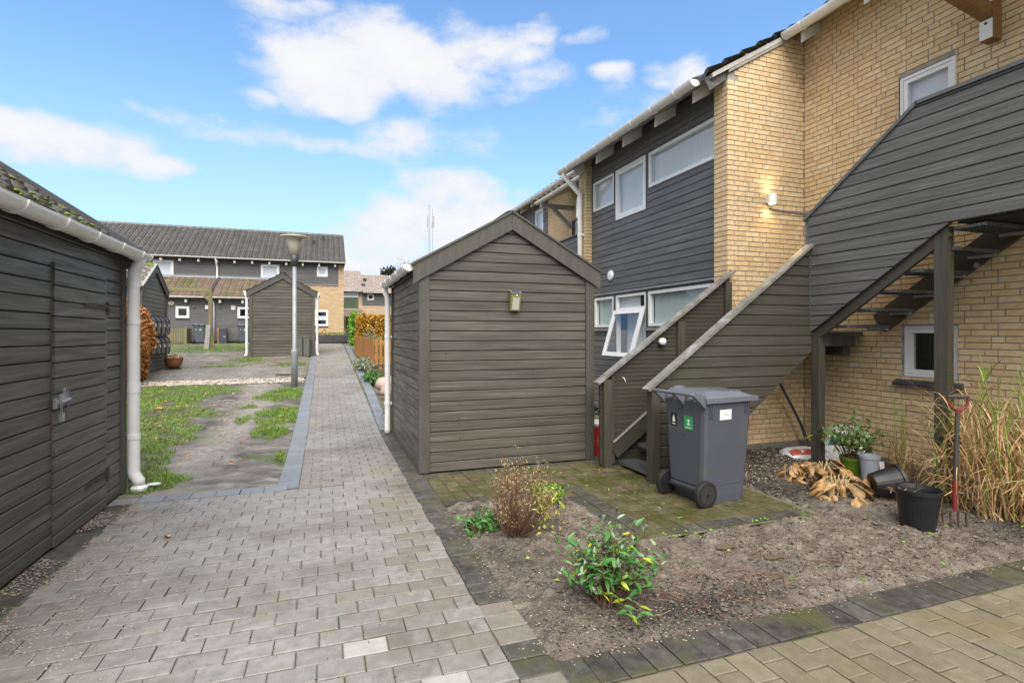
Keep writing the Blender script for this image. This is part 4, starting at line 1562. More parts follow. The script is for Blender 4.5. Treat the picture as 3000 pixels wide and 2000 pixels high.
# solar lamp on the near gable
so = thing('solar_lamp', 'small olive solar lamp fixed to the gable of the near shed', 'lamp', (2.16, 6.09, 1.87))
x0, x1 = 2.095, 2.225
mb = MB()
mb.hexa([(x0, 6.012, 2.075), (x1, 6.012, 2.075), (x1, 6.092, 2.11), (x0, 6.092, 2.11), (x0, 6.01, 2.085), (x1, 6.01, 2.085), (x1, 6.092, 2.125), (x0, 6.092, 2.125)])
mb.build('lamp_cap', m_steel, so)
MB().hexa([(x0 + .014, 6.018, 2.087), (x1 - .014, 6.018, 2.087), (x1 - .014, 6.085, 2.1235), (x0 + .014, 6.085, 2.1235), (x0 + .014, 6.017, 2.091), (x1 - .014, 6.017, 2.091), (x1 - .014, 6.085, 2.128), (x0 + .014, 6.085, 2.128)]).build('solar_panel', m_solar, so)
MB().hexa([(x0 + .004, 6.066, 1.872), (x1 - .004, 6.066, 1.872), (x1 - .004, 6.092, 1.872), (x0 + .004, 6.092, 1.872), (x0 + .004, 6.02, 2.074), (x1 - .004, 6.02, 2.074), (x1 - .004, 6.092, 2.105), (x0 + .004, 6.092, 2.105)]).build('housing', m_lime, so)
MB().hexa([(x0 + .024, 6.056, 1.885), (x1 - .024, 6.056, 1.885), (x1 - .024, 6.07, 1.885), (x0 + .024, 6.07, 1.885), (x0 + .024, 6.018, 2.03), (x1 - .024, 6.018, 2.03), (x1 - .024, 6.04, 2.03), (x0 + .024, 6.04, 2.03)]).build('lens', m_clear, so)
MB().lathe([(.0, 0), (.012, .004), (.009, .014), (0, .018)], (2.165, 6.012, 2.045), 10).build('sensor', m_white, so)

# ================================================================== HOUSE ON THE RIGHT
H1 = thing('terraced_house', 'nearest two-storey house of buff brick and dark cladding, white gutters, on the right', 'house', (6.4, 5.8, 0), 0, 'terraced houses of buff brick and dark cladding')
B = Bricks()
P_rec = Plane((6.38, 0, 0), (0, 1, 0), (-1, 0, 0))
P_side = Plane((5.05, 5.78, 0), (1, 0, 0), (0, -1, 0))
P_front = Plane((5.05, 5.78, 0), (0, 1, 0), (-1, 0, 0))
P_clad = Plane((5.18, 0, 0), (0, 1, 0), (-1, 0, 0))
P_col = Plane((5.05, 9.86, 0), (0, 1, 0), (-1, 0, 0))
P_cols = Plane((5.05, 9.86, 0), (1, 0, 0), (0, -1, 0))
hw = [(3.84, 4.43, 1.10, 1.695), (3.86, 4.465, 3.45, 4.595)]
ZB = .105
wr = core(P_rec, (1.5, 5.78, .10, 5.95), hw, -.25, -.009).build('wall', m_mortar, H1)
B.run(P_rec, 1.5, 5.775, 0, 88, ZB, hw)
top = lambda s: 5.135 + .587 * s
ws = MB()
ws.prism([P_side.p(.010, .10, -.009), P_side.p(1.36, .10, -.009), P_side.p(1.36, 5.17 + .587 * 1.36, -.009), P_side.p(.010, 5.14, -.009)], (0, .22, 0))
ws = ws.build('wall', m_mortar, H1)
for k in range(0, 77):
    z0 = ZB + k * CO + .006
    z1 = ZB + (k + 1) * CO - .006
    if z1 > 5.0 + .02:
        continue
    if k % 2 == 0:
        B.put(P_front, 0, .26, z0, z1, .108)
    else:
        B.put(P_front, .12, .26, z0, z1, .108)
        B.put(P_side, 0, .168, z0, z1, .108)
B.run(P_side, 0, 1.33, 0, 90, ZB, (), top, (.12, .18))
cc = MB()
for k in range(0, 75):
    z0 = ZB + k * CO + .006
    z1 = ZB + (k + 1) * CO - .006
    if k % 2:
        B.put(P_col, 0, .228, z0, z1, .15)
        B.put(P_col, .24, .33, z0, z1, .15)
    else:
        B.put(P_col, 0, .10, z0, z1, .15)
        B.put(P_col, .112, .33, z0, z1, .15)
P_col.box(cc, .012, .34, .0, 5.0, -.24, -.008)
cc.build('wall', m_mortar, H1)
cc = MB()
P_front.box(cc, .010, .27, .0, 5.0, -.24, -.008)
cc.build('wall', m_mortar, H1)
B.emit(wr)
MB().box(6.36, 6.6, 1.5, 5.76, -.1, .105).build('plinth', m_concrete, H1)
MB().box(5.03, 6.36, 5.762, 6.0, -.1, .105).build('plinth', m_concrete, H1)
window(H1, P_rec, 3.845, 4.425, 1.105, 1.69, t=-.055, curtain=None, glass=m_glassdark)
mb = MB()
mb.hexa([P_rec.p(3.78, 1.02, -.05), P_rec.p(4.49, 1.02, -.05), P_rec.p(4.49, 1.0, .075), P_rec.p(3.78, 1.0, .075), P_rec.p(3.78, 1.097, -.05), P_rec.p(4.49, 1.097, -.05), P_rec.p(4.49, 1.03, .075), P_rec.p(3.78, 1.03, .075)])
mb.build('window_sill', m_dark_metal, H1)
window(H1, P_rec, 3.865, 4.46, 3.45, 4.59, t=-.03, curtain=m_blind, room=True)
# timber clad bay with two rows of windows
lw = [(8.975, 9.735, 1.725, 2.315), (7.895, 8.895, 1.18, 2.315), (6.06, 7.825, 1.725, 2.315)]
uw = [(8.97, 9.795, 4.065, 4.65), (7.895, 8.895, 3.725, 4.65), (6.06, 7.812, 4.06, 4.65)]
wc = core(P_clad, (6.04, 9.87, .0, 5.165), lw + uw, -.12, -.022).build('wall', m_core, H1)
clad(wc, Plane((5.202, 0, 0), (0, 1, 0), (-1, 0, 0)), [(6.045, .12), (9.855, .12), (9.855, 5.14), (6.045, 5.14)], .119, m_clad, z0=.02, holes=[(a - .035, b + .035, c - .03, d + .04) for a, b, c, d in lw + uw])
for wset in (lw, uw):
    for (a, b, c, d) in wset:
        m_ = MB()
        ring(P_clad, m_, a - .033, b + .033, c - .028, d + .038, .03, -.10, .004)
        m_.build('window_trim', m_woodtrim, H1)
mb = MB()
P_clad.box(mb, 6.05, 9.85, 2.355, 2.385, -.02, .03)
mb.build('flashing', m_alu, H1)
for (a, b) in ((8.94, 9.77), (6.06, 7.86)):
    mb = MB()
    P_clad.box(mb, a, b, 1.655, 1.695, -.02, .045)
    mb.build('window_sill', m_alu, H1)
window(H1, P_clad, *lw[0], t=-.01, sw=0, fw=.05, cur=(.1, .9), curtain=m_curtain_green)
window(H1, P_clad, *lw[2], t=-.01, sw=0, fw=.05, cur=(.04, .96), curtain=m_curtain_green)
window(H1, P_clad, 7.895, 8.895, 2.03, 2.315, t=-.01, sw=0, fw=.045, cur=(.3, .95))
window(H1, P_clad, *uw[0], t=-.01, sw=0, fw=.045, cur=(.25, .98))
window(H1, P_clad, *uw[1], t=-.005, sw=.055, fw=.04)
window(H1, P_clad, *uw[2], t=-.01, sw=0, fw=.055)
# the open top-hung sash below
mb = MB()
ring(P_clad, mb, 7.895, 8.895, 1.18, 2.03, .035, -.09, -.01)
wo_ = mb.build('window', m_frame, H1)
P_clad.box(MB(), 7.86, 8.93, 1.2, 2.0, -.62, -.6).build('room_back', m_room, wo_)
P_clad.box(MB(), 8.0, 8.8, 1.2, 2.0, -.2, -.19).build('curtain', m_curtain, wo_)


def tilted(s0, s1, z0, z1, t0, t1, k=.30):
    o = []
    for z in (z0, z1):
        for (s_, t_) in ((s0, t0), (s1, t0), (s1, t1), (s0, t1)):
            o.append(P_clad.p(s_, z + t_ * .0, t_ + (2.03 - z) * k + .01))
    return o


mb = MB()
for q in ((7.90, 7.97, 1.20, 2.03), (8.82, 8.89, 1.20, 2.03), (7.97, 8.82, 1.96, 2.03), (7.97, 8.82, 1.20, 1.27)):
    mb.hexa(tilted(q[0], q[1], q[2], q[3], 0, .045))
sash = mb.build('sash', m_frame, wo_)
MB().hexa(tilted(7.97, 8.82, 1.27, 1.96, .015, .022)).build('pane', m_glass, wo_)
# eaves: rafters, roof, gutters
rf = MB()
sl_ = .587
RX = lambda x: 4.90 + sl_ * (x - 4.66)
rf.prism([(4.78, 5.745, RX(4.78) + .03), (10.0, 5.745, RX(10.0) + .03), (10.0, 5.745, RX(10) - .05), (4.78, 5.745, RX(4.78) - .03)], (0, 4.55, 0))
rf.prism([(6.09, 1.2, RX(6.09) + .02), (10.0, 1.2, RX(10.0) + .03), (10.0, 1.2, RX(10) - .05), (6.09, 1.2, RX(6.09) - .05)], (0, 4.545, 0))
rf = rf.build('roof', m_soffit, H1)
for (ya, n) in ((5.70, 15),):
    roof_tiles(rf, (4.70, 10.25, RX(4.70) + .03), (0, -1, 0), (.862, 0, .506), n, 7, .303, .32, m_tile, amp=.03, skip=lambda c, r_: c < 13 and r_ > 1)
roof_tiles(rf, (6.03, 5.70, RX(6.03) + .02), (0, -1, 0), (.862, 0, .506), 14, 2, .303, .32, m_tile, amp=.03)
mb = MB()
mb.prism([(5.052, 5.752, RX(5.05) - .02), (6.2, 5.752, RX(6.2) - .02), (6.2, 5.752, RX(6.2) - .075), (5.052, 5.752, RX(5.05) - .075)], (0, .02, 0))
mb.build('verge_mortar', m_mortar, rf)
mb = MB()
mb.prism([(4.70, 5.80, RX(4.70) + .02), (5.049, 5.80, RX(5.049) + .02), (5.049, 5.80, RX(5.049) - .15), (4.78, 5.80, RX(4.70) - .13)], (0, .025, 0))
mb.build('bargeboard', m_clad, rf)
for yr in (6.19, 7.10, 8.05, 9.0, 9.95):
    mb = MB()
    mb.prism([(4.83, yr - .03, RX(4.83) - .04), (5.30, yr - .03, RX(5.30) - .04), (5.30, yr - .03, RX(5.3) - .20), (4.83, yr - .03, RX(4.83) - .21)], (0, .06, 0))
    mb.build('rafter', m_rafter, rf)
for yr in (5.55, 4.65, 3.75, 2.85):
    mb = MB()
    mb.prism([(6.10, yr - .03, RX(6.10) - .06), (6.40, yr - .03, RX(6.40) - .06), (6.40, yr - .03, RX(6.4) - .20), (6.10, yr - .03, RX(6.10) - .21)], (0, .06, 0))
    mb.build('rafter', m_rafter, rf)
gutter(H1, (4.645, 5.93, 4.965), (4.645, 10.22, 4.975), .084, brackets=[.38, .95, 1.5, 2.1, 2.7, 3.3, 3.9])
gutter(H1, (5.985, 1.2, 5.72), (5.985, 5.72, 5.715), .08, brackets=[4.25, 3.6, 3.0, 2.4])
mb = MB()
mb.tube([(4.66, 10.08, 4.92), (4.66, 10.08, 4.84), (4.70, 10.06, 4.78), (4.985, 10.0, 4.47), (4.985, 10.0, 4.38), (4.985, 10.0, .1)], .05, 14)
dpn = mb.build('downpipe', m_pvc, H1, smooth=True)
mb = MB()
mb.tube([(4.985, 10.0, 4.02), (5.0, 10.11, 4.02), (5.02, 10.16, 4.08), (5.1, 10.3, 4.45), (5.35, 10.5, 4.9)], .042, 12)
mb.build('branch_pipe', m_pvc, dpn, smooth=True)
for z in (2.1, 3.63):
    MB().tube([(4.985, 10.0, z - .02), (4.985, 10.0, z + .02)], .056, 14).build('clip', m_pvc, dpn)
    MB().box(4.99, 5.05, 9.94, 9.96, z - .02, z + .02).build('clip', m_pvc, dpn)
# knee bracket of the entrance canopy, upper right
cb = thing('canopy_bracket', 'varnished timber knee bracket of the entrance canopy, top right corner', 'bracket', (6.3, 3.5, 4.5))
MB().box(6.24, 6.37, 3.44, 3.555, 4.53, 5.55).build('wall_post', m_oakbeam, cb)
MB().box(6.231, 6.239, 3.442, 3.553, 4.535, 4.725).build('white_strip', m_rafter, cb)  # thin white strip laid over the outer face of the brown post
MB().box(6.231, 6.239, 3.442, 3.553, 4.89, 5.40).build('white_strip', m_rafter, cb)
MB().bar((6.24, 3.4975, 4.805), (5.35, 3.4975, 4.98), .10, .14).build('beam', m_oakbeam, cb)
mb = MB()
mb.prism([(5.30, 1.2, 5.38), (6.36, 1.2, 5.62), (6.36, 1.2, 5.68), (5.30, 1.2, 5.44)], (0, 2.55, 0))
mb.build('canopy_boards', m_rafter, cb)
MB().tube([(6.229, 3.4975, 4.69), (6.232, 3.4975, 4.69)], .014, 10).build('bolt', m_iron, cb)
# lit wall lamp and its cable
wlm = thing('wall_lamp', 'lit white cylinder lamp on the brick pillar', 'lamp', (5.715, 5.70, 3.42))
MB().lathe([(.0, -.062), (.052, -.062), (.062, -.062), (.062, .062), (.055, .062), (.0, .055)], (5.715, 5.69, 3.42), 24).build('lamp_body', m_frame, wlm, smooth=False)
MB().box(5.69, 5.74, 5.74, 5.782, 3.38, 3.46).build('wall_bracket', m_frame, wlm)
for z, nm in ((3.3565, 'down_light'), (3.484, 'up_light')):
    MB().lathe([(.0, 0), (.040, 0), (.040, .001), (0, .001)], (5.715, 5.69, z), 16).build(nm, m_lampon, wlm)
for z, rx in ((3.34, 0), (3.50, math.pi)):
    ld = bpy.data.lights.new('lamp_glow', 'SPOT')
    ld.energy = 3.2
    ld.color = (1.0, .76, .42)
    ld.spot_size = rad(125)
    ld.spot_blend = 1.0
    ld.shadow_soft_size = .05
    lo = bpy.data.objects.new('lamp_light', ld)
    COL.objects.link(lo)
    lo.location = (5.715, 5.712, z)
    lo.rotation_euler = (rx, 0, 0)
    lo.parent = wlm
    lo.matrix_parent_inverse = Matrix.Translation(-WL[wlm.name])
mb = MB()
mb.tube([(5.745, 5.762, 3.37), (5.75, 5.766, 3.325), (5.80, 5.768, 3.305), (6.345, 5.768, 3.285), (6.366, 5.76, 3.284), (6.368, 5.0, 3.27)], .011, 8)
mb.build('cable_conduit', m_galv, H1)
mb = MB()
mb.lathe([(.0, 0), (.10, 0), (.085, .03), (0, .045)], (0, 0, 0), 20)
vt = mb.build('wall_vent', m_frame, H1, smooth=False)
vt.location = (5.17, 9.06, 2.71)
vt.rotation_euler = (0, rad(-90), 0)
vt.matrix_parent_inverse = Matrix.Translation(-WL[H1.name])

# ================================================================== NEXT HOUSE ALONG THE ROW
H2 = thing('terraced_house', 'next house along the right row, its brick wall and canopy showing behind the near shed', 'house', (6.4, 14, .2), 0, 'terraced houses of buff brick and dark cladding')
B2 = Bricks()
hw2 = [(12.55, 13.3, 3.75, 4.66)]
w2 = core(P_rec, (10.2, 14.96, .2, 5.95), hw2, -.25, -.009).build('wall', m_mortar, H2)
B2.run(P_rec, 10.9, 14.95, 40, 87, ZB, hw2)
B2.emit(w2)
window(H2, P_rec, 12.56, 13.2, 3.76, 4.65, t=-.07, curtain=None)
P_c2 = Plane((6.38, 0, 0), (0, 1, 0), (-1, 0, 0))
h22 = [(15.33, 15.98, 4.3, 5.5)]
w22 = core(P_c2, (14.97, 21.5, .2, 5.95), h22, -.12, -.022).build('wall', m_core, H2)
clad(w22, Plane((6.402, 0, 0), (0, 1, 0), (-1, 0, 0)), [(14.97, 2.6), (21.5, 2.6), (21.5, 5.9), (14.97, 5.9)], .119, m_clad, z0=.02, holes=h22)
window(H2, P_c2, *h22[0], t=-.005, fw=.05, sw=.04, curtain=m_blind)
r2 = MB()
r2.prism([(6.09, 10.32, RX(6.09)), (10.0, 10.32, RX(10.0) + .03), (10.0, 10.32, RX(10) - .05), (6.09, 10.32, RX(6.09) - .06)], (0, 11.2, 0))
r2 = r2.build('roof', m_soffit, H2)
roof_tiles(r2, (6.03, 21.4, RX(6.03) + .02), (0, -1, 0), (.862, 0, .506), 36, 2, .303, .32, m_tile, amp=.03)
gutter(H2, (5.99, 10.25, 5.72), (5.99, 21.5, 5.72), .072, brackets=[.6 + k * .9 for k in range(12)])
for k in range(11):
    yr = 11.0 + .93 * k
    mb = MB()
    mb.prism([(6.10, yr - .03, RX(6.10) - .06), (6.40, yr - .03, RX(6.40) - .06), (6.40, yr - .03, RX(6.4) - .20), (6.10, yr - .03, RX(6.10) - .21)], (0, .06, 0))
    mb.build('rafter', m_rafter, r2)
cn = MB()
cn.prism([(5.40, 10.6, 5.14), (6.36, 10.6, 5.58), (6.36, 10.6, 5.50), (5.40, 10.6, 5.06)], (0, 2.8, 0))
cn = cn.build('canopy', m_soffit, H2)
roof_tiles(cn, (5.36, 13.4, 5.14), (0, -1, 0), (.909, 0, .416), 9, 3, .31, .33, m_tile_brown, amp=.028)
gutter(H2, (5.40, 10.7, 5.12), (5.40, 13.42, 5.12), .062, brackets=[.3, 1.0, 1.7, 2.4])
for yr in (11.15, 13.2):
    MB().box(5.42, 6.36, yr - .05, yr + .05, 4.94, 5.05).build('canopy_beam', m_soffit, H2)
    MB().bar((6.33, yr, 4.45), (5.75, yr, 4.97), .09, .10).build('canopy_brace', m_soffit, H2)
st2 = MB()
P_p2 = Plane((5.5, 0, 0), (0, 1, 0), (-1, 0, 0))
P_p2.box(st2, 10.25, 12.6, 2.7, 3.84, -.06, -.0)
st2 = st2.build('stair_parapet', m_core, H2)
clad(st2, P_p2, [(10.25, 2.7), (12.6, 2.7), (12.6, 3.84), (10.25, 3.84)], .119, m_clad, z0=.02)
mb = MB()
P_p2.box(mb, 10.2, 12.65, 3.842, 3.872, -.09, .05)
mb.build('parapet_cap', m_dark_metal, st2)

# ================================================================== STAIRS
S = thing('outdoor_staircase', 'dark timber L-shaped outdoor staircase with boarded sides and metal treads', 'staircase', (4.4, 4.5, 0))
P_near = Plane((0, 4.952, 0), (1, 0, 0), (0, -1, 0))
tl = lambda x: 1.02 + .726 * (x - 3.30)
bt = lambda x: max(.02, .616 + .765 * (x - 4.557))
poly = [(3.38, .02), (3.775, .02), (5.56, bt(5.56)), (5.56, tl(5.56) - .01), (3.38, tl(3.38) - .01)]
mb = MB()
mb.prism([P_near.p(a, z, -.03) for a, z in poly], (0, .03 - .008 + .0, 0))
ns = MB().prism([P_near.p(a, z, -.03) for a, z in poly], (0, -.022, 0)).build('near_screen', m_stairdark, S)
clad(ns, Plane((0, 4.958, 0), (1, 0, 0), (0, -1, 0)), poly, .119, m_stair, z0=.028, th=.026)
MB().bar((3.245, 4.945, tl(3.245) + .016), (5.585, 4.945, tl(5.585) + .016), .125, .03).build('handrail', m_railwood, ns)
MB().box(3.288, 3.388, 4.898, 4.998, .0, tl(3.30) - .0).build('newel_post', m_post, S)
P_far = Plane((0, 5.75, 0), (1, 0, 0), (0, -1, 0))
tf = lambda x: 1.02 + .704 * (x - 3.12)
polyf = [(3.13, .03), (5.045, .03), (5.045, tf(5.045) - .01), (3.13, tf(3.13) - .01)]
fs_ = MB().prism([P_far.p(a, z, -.005) for a, z in polyf], (0, .02, 0)).build('far_screen', m_core, S)
clad(fs_, Plane((0, 5.755, 0), (1, 0, 0), (0, -1, 0)), polyf, .052, m_stairdark, z0=.03, th=.018, gap=.004, ch=.003)
MB().bar((3.075, 5.735, tf(3.075) + .016), (5.09, 5.735, tf(5.09) + .016), .125, .03).build('handrail', m_railwood, fs_)
MB().box(3.15, 3.25, 5.672, 5.772, .0, tf(3.16)).build('newel_post', m_post, S)
for (a, b) in ((3.256, 3.30), (4.21, 4.33), (4.945, 5.045)):
    P_far.box(MB(), a, b, .04, tf(a) - .03, .018, .06).build('screen_batten', m_post, fs_)
lb = MB()
lb.lathe([(0, 0), (.03, .0), (.045, .03), (.045, .07), (.03, .085), (0, .09)], (0, 0, 0), 14)
bh = lb.build('bulkhead_light', m_frame, S, smooth=True)
bh.location = (3.97, 5.735, 1.50); bh.rotation_euler = (rad(90), 0, 0)
bh.matrix_parent_inverse = Matrix.Translation(-WL[S.name])
MB().tube([(3.41, 5.70, 1.07), (3.41, 5.66, 1.065), (3.42, 5.655, 1.04), (3.43, 5.665, 1.02), (3.44, 5.68, 1.03)], .005, 6).build('hook', m_white, S)
# lower flight
for i in range(8):
    x = 3.36 + .262 * i
    z = .075 + .190 * i
    tr = MB().box(x, x + .27, 5.0, 5.70, z - .032, z - .028)
    for k in range(14):
        yy_ = 5.0 + .05 * k
        tr.box(x, x + .27, yy_, yy_ + .006, z - .028, z)
    for k in range(8):
        xx = x + .0335 * k
        tr.box(xx, xx + .005, 5.0, 5.70, z - .022, z + .0012)
    tr.box(x - .004, x, 5.0, 5.70, z - .034, z + .003)
    tr.build('tread', m_grate, S)
MB().bar((3.27, 5.69, .19), (5.3, 5.69, .19 + .726 * 2.03), .035, .20).build('stringer', m_stairdark, S)
MB().bar((3.27, 5.668, .30), (5.3, 5.668, .30 + .726 * 2.03), .012, .02).build('stringer_edge', m_weather, S)
# landing and upper flight
MB().box(5.56, 6.37, 4.90, 5.77, 1.585, 1.625).build('landing', m_stairdark, S)
MB().box(5.66, 6.16, 4.835, 4.895, 1.45, 1.582).build('landing_beam', m_post, S)
MB().box(6.03, 6.16, 4.90, 5.7, 1.33, 1.582).build('landing_beam', m_stairdark, S)
MB().box(5.66, 6.25, 5.02, 5.7, 1.37, 1.57).build('landing_frame', m_core, S)
P_up = Plane((5.56, 0, 0), (0, 1, 0), (-1, 0, 0))
polyu = [(4.955, 1.60), (3.403, 2.648), (1.0, 2.648), (1.0, 3.862), (3.695, 3.862), (4.955, 3.00)]
us = MB().prism([P_up.p(a, z, -.012) for a, z in polyu], (.022, 0, 0)).build('parapet', m_stairdark, S)
clad(us, Plane((5.562, 0, 0), (0, 1, 0), (-1, 0, 0)), polyu, .119, m_stairup, z0=.028, th=.026)
mb = MB()
mb.bar((5.565, 5.02, 2.975), (5.565, 3.69, 3.885), .10, .035)
mb.build('parapet_cap', m_clad, us)
mb = MB()
mb.box(5.515, 5.615, 1.0, 3.70, 3.866, 3.902)
mb.build('parapet_cap', m_clad, us)
MB().box(5.548, 5.63, 4.955, 5.01, 2.66, 2.99).build('corner_post', m_clad, us)
MB().box(5.565, 5.665, 4.835, 4.945, .0, 1.60).build('support_post', m_post, S)
MB().box(5.572, 5.665, 3.44, 3.558, .0, 2.62).build('support_post', m_post, S)
MB().bar((5.60, 4.90, 1.57), (5.60, 3.44, 2.565), .045, .10).build('stringer', m_stairdark, S)
MB().bar((6.335, 4.66, 1.62 + .10), (6.335, 3.14, 2.66 + .10), .05, .24).build('stringer', m_stairdark, S)
for i in range(6):
    y = 4.78 - .272 * i
    z = 1.70 + .182 * (i + 0)
    tr = MB().box(5.625, 6.31, y - .27, y - .262, z - .035, z)
    tr.box(5.625, 6.31, y - .008, y, z - .035, z)
    for k in range(9):
        tr.box(5.625, 6.31, y - .262 + .029 * k, y - .257 + .029 * k, z - .025, z)
    for k in range(15):
        xx = 5.625 + .0485 * k
        tr.box(xx, xx + .006, y - .262, y - .008, z - .028, z - .003)
    tr.build('tread', m_grate, S)
    MB().box(6.255, 6.31, y - .25, y - .02, z - .062, z - .036).build('tread_bracket', m_galv, S)
for (yy_, zz) in ((4.30, 1.82), (3.62, 2.30)):
    MB().tube([(6.305, yy_, zz), (6.311, yy_, zz)], .028, 12).build('bolt', m_galv, S)
MB().box(5.59, 6.37, 1.0, 3.36, 2.63, 2.70).build('upper_walkway', m_core, S)  # near-black core colour stands in for the shade under the walkway
MB().box(9.9, 10.0, 1.2, 10.2, 0, 7.8).build('back_wall', m_mortar, H1)
MB().prism([(6.65, 1.1, 0), (9.9, 1.1, 0), (9.9, 1.1, RX(9.9) - .1), (6.65, 1.1, RX(6.65) - .1)], (0, .1, 0)).build('end_wall', m_mortar, H1)
MB().box(9.9, 10.0, 10.3, 21.5, 0, 7.8).build('back_wall', m_mortar, H2)
MB().prism([(6.65, 21.5, 0), (9.9, 21.5, 0), (9.9, 21.5, RX(9.9) - .1), (6.65, 21.5, RX(6.65) - .1)], (0, .1, 0)).build('end_wall', m_mortar, H2)

# ================================================================== FAR HOUSE ACROSS THE LAWN
G0 = 1.06
FH = thing('terraced_house', 'long two-storey house across the far end with grey tiled roof and mossy lean-to', 'house', (-5, 34.7, G0), 0, 'terraced houses of buff brick and dark cladding')
P_fu = Plane((0, 34.7, 0), (1, 0, 0), (0, -1, 0))
P_fl = Plane((0, 32.7, 0), (1, 0, 0), (0, -1, 0))
fu = [(-8.97, -7.98, 4.74, 5.70), (-3.515, -2.525, 4.77, 5.68), (-.42, .195, 5.06, 5.67)]
XL = -16.0
wf = core(P_fu, (XL, .82, 4.58, 6.0), fu, -.2, -.022).build('wall', m_core, FH)
clad(wf, Plane((0, 34.722, 0), (1, 0, 0), (0, -1, 0)), [(-13.5, 4.6), (.815, 4.6), (.815, 5.97), (-13.5, 5.97)], .119, m_clad, z0=.04, holes=fu)
for (a, b, c, d) in fu:
    window(FH, P_fu, a, b, c, d, t=.02, fw=.07, sw=.06, curtain=m_blind)
fb = [(-.55, .215, 2.065, 3.035)]
core(P_fu, (-2.6, .82, G0, 4.58), fb, -.2, -.01).build('wall', m_farbrick, FH)
MB().box(.82, 1.13, 34.71, 41.5, G0, 6.0).build('wall', m_farbrick, FH)
w_ = window(FH, P_fu, *fb[0], t=-.02, fw=.06, sw=.05, curtain=None, sill=.09)
P_fu.box(MB(), -.45, .12, 2.42, 2.68, -.14, -.12).build('curtain', m_curtain, w_)
mb = MB()
P_fu.box(mb, -2.6, .82, 4.55, 4.585, -.02, .05)
mb.build('flashing', m_alu, FH)
rfz = lambda y: 5.93 + .587 * (y - 34.3)
mb = MB()
mb.prism([(XL, 34.3, rfz(34.3) - .04), (XL, 38.2, rfz(38.2) - .04), (XL, 42.0, rfz(34.4) - .04), (XL, 42.0, 5.8), (XL, 34.3, rfz(34.3) - .12)], (1.2 - XL, 0, 0))
frf = mb.build('roof', m_core, FH)
co_ = 1 / math.sqrt(1 + .587 ** 2)
roof_tiles(frf, (-14.5, 34.26, rfz(34.26) - .03), (1, 0, 0), (0, co_, .587 * co_), 48, 15, .3275, .302, m_tile, amp=.034, waves=2, n=10)
for k in range(46):
    x = -14.0 + .33 * k
    MB().tube([(x, 38.2, 8.19 + .012), (x + .345, 38.2, 8.19)], [.11, .095], 7).build('ridge_tile', m_tile, frf)
for x, y in ((-.02, 36.6), (.48, 37.3)):
    MB().lathe([(.07, 0), (.07, .22), (.1, .22), (.1, .3), (.0, .34)], (x - .6 if x < 0 else x - .55, y, rfz(y) - .02), 10).build('vent_pipe', m_dark_metal, frf)
gutter(FH, (-14.5, 34.24, 5.93), (1.17, 34.24, 5.93), .07, n=6)
for k in range(15):
    x = .62 - .915 * k
    MB().box(x - .05, x + .05, 34.36, 34.70, 5.66, 5.80).build('rafter', m_rafter, FH)
mb = MB()
mb.tube([(-5.82, 34.26, 5.86), (-5.82, 34.6, 5.55), (-5.79, 34.62, 5.4), (-5.79, 34.62, 4.7), (-5.84, 34.5, 4.6)], .05, 8)
mb.build('downpipe', m_pvc, FH, smooth=True)
fl_ = [(-7.42, -6.79, 2.43, 3.05), (-4.48, -3.81, 2.44, 3.055)]
wfl = core(P_fl, (XL, -2.6, G0, 3.55), fl_, -.2, -.022).build('wall', m_core, FH)
clad(wfl, Plane((0, 32.722, 0), (1, 0, 0), (0, -1, 0)), [(-10.5, 1.2), (-2.6, 1.2), (-2.6, 3.52), (-10.5, 3.52)], .119, m_clad, z0=.04, holes=fl_)
for (a, b, c, d) in fl_:
    window(FH, P_fl, a, b, c, d, t=.02, fw=.08, sw=.04, curtain=None, sill=.05)
MB().box(-2.6, -2.5, 32.72, 34.7, G0, 3.6).build('wall', m_clad, FH)
lz = lambda y: 3.55 + .53 * (y - 32.35)
mb = MB()
mb.prism([(XL, 32.35, lz(32.35) - .04), (XL, 34.69, lz(34.69) - .04), (XL, 34.69, lz(34.69) - .1), (XL, 32.35, lz(32.35) - .1)], (-2.45 - XL, 0, 0))
lt = mb.build('lean_to_roof', m_core, FH)
roof_tiles(lt, (-10.6, 32.31, lz(32.31) - .03), (1, 0, 0), (0, .8835, .4683), 25, 8, .3275, .33, m_tile_brown, amp=.03, waves=2, n=10)
mb = MB()
mb.box(-10.6, -2.5, 34.6, 34.69, 4.76, 4.90)
mb.build('flashing', m_alu, FH)
mb = MB()
mb.bar((-5.86, 32.3, lz(32.3) + .03), (-5.72, 34.6, lz(34.6) + .05), .16, .05)
mb.build('valley', m_dark_metal, lt)
gutter(FH, (-10.5, 32.28, 3.56), (-2.45, 32.28, 3.56), .07, n=6)
for x in (-6.9, -5.3, -4.2, -8.3):
    MB().box(x - .05, x + .05, 32.4, 32.7, 3.26, 3.42).build('rafter', m_rafter, FH)
for x in (-5.62, -7.9):
    mb = MB()
    mb.tube([(x - .06, 32.3, 3.5), (x - .06, 32.4, 3.4), (x, 32.62, 3.2), (x, 32.62, G0 + .05)], .045, 8)
    mb.build('downpipe', m_pvc, FH, smooth=True)
mb = MB()
mb.lathe([(0, 0), (.14, 0), (.15, .02), (.13, .045), (0, .05)], (0, 0, 0), 16, 1, .82)
pq = mb.build('house_plaque', m_cream, FH)
pq.location = (-7.62, 32.68, 3.215); pq.rotation_euler = (rad(90), 0, 0)
pq.matrix_parent_inverse = Matrix.Translation(-WL[FH.name])
MB().box(-7.63, -7.605, 32.618, 32.628, 3.16, 3.26).build('plaque_numeral', m_dark_metal, FH)
MB().box(-6.65, -6.50, 32.64, 32.70, 2.98, 3.08).build('wall_vent', m_oldfence, FH)
MB().box(-5.40, -5.28, 32.64, 32.70, 2.97, 3.07).build('wall_vent', m_greenbox, FH)
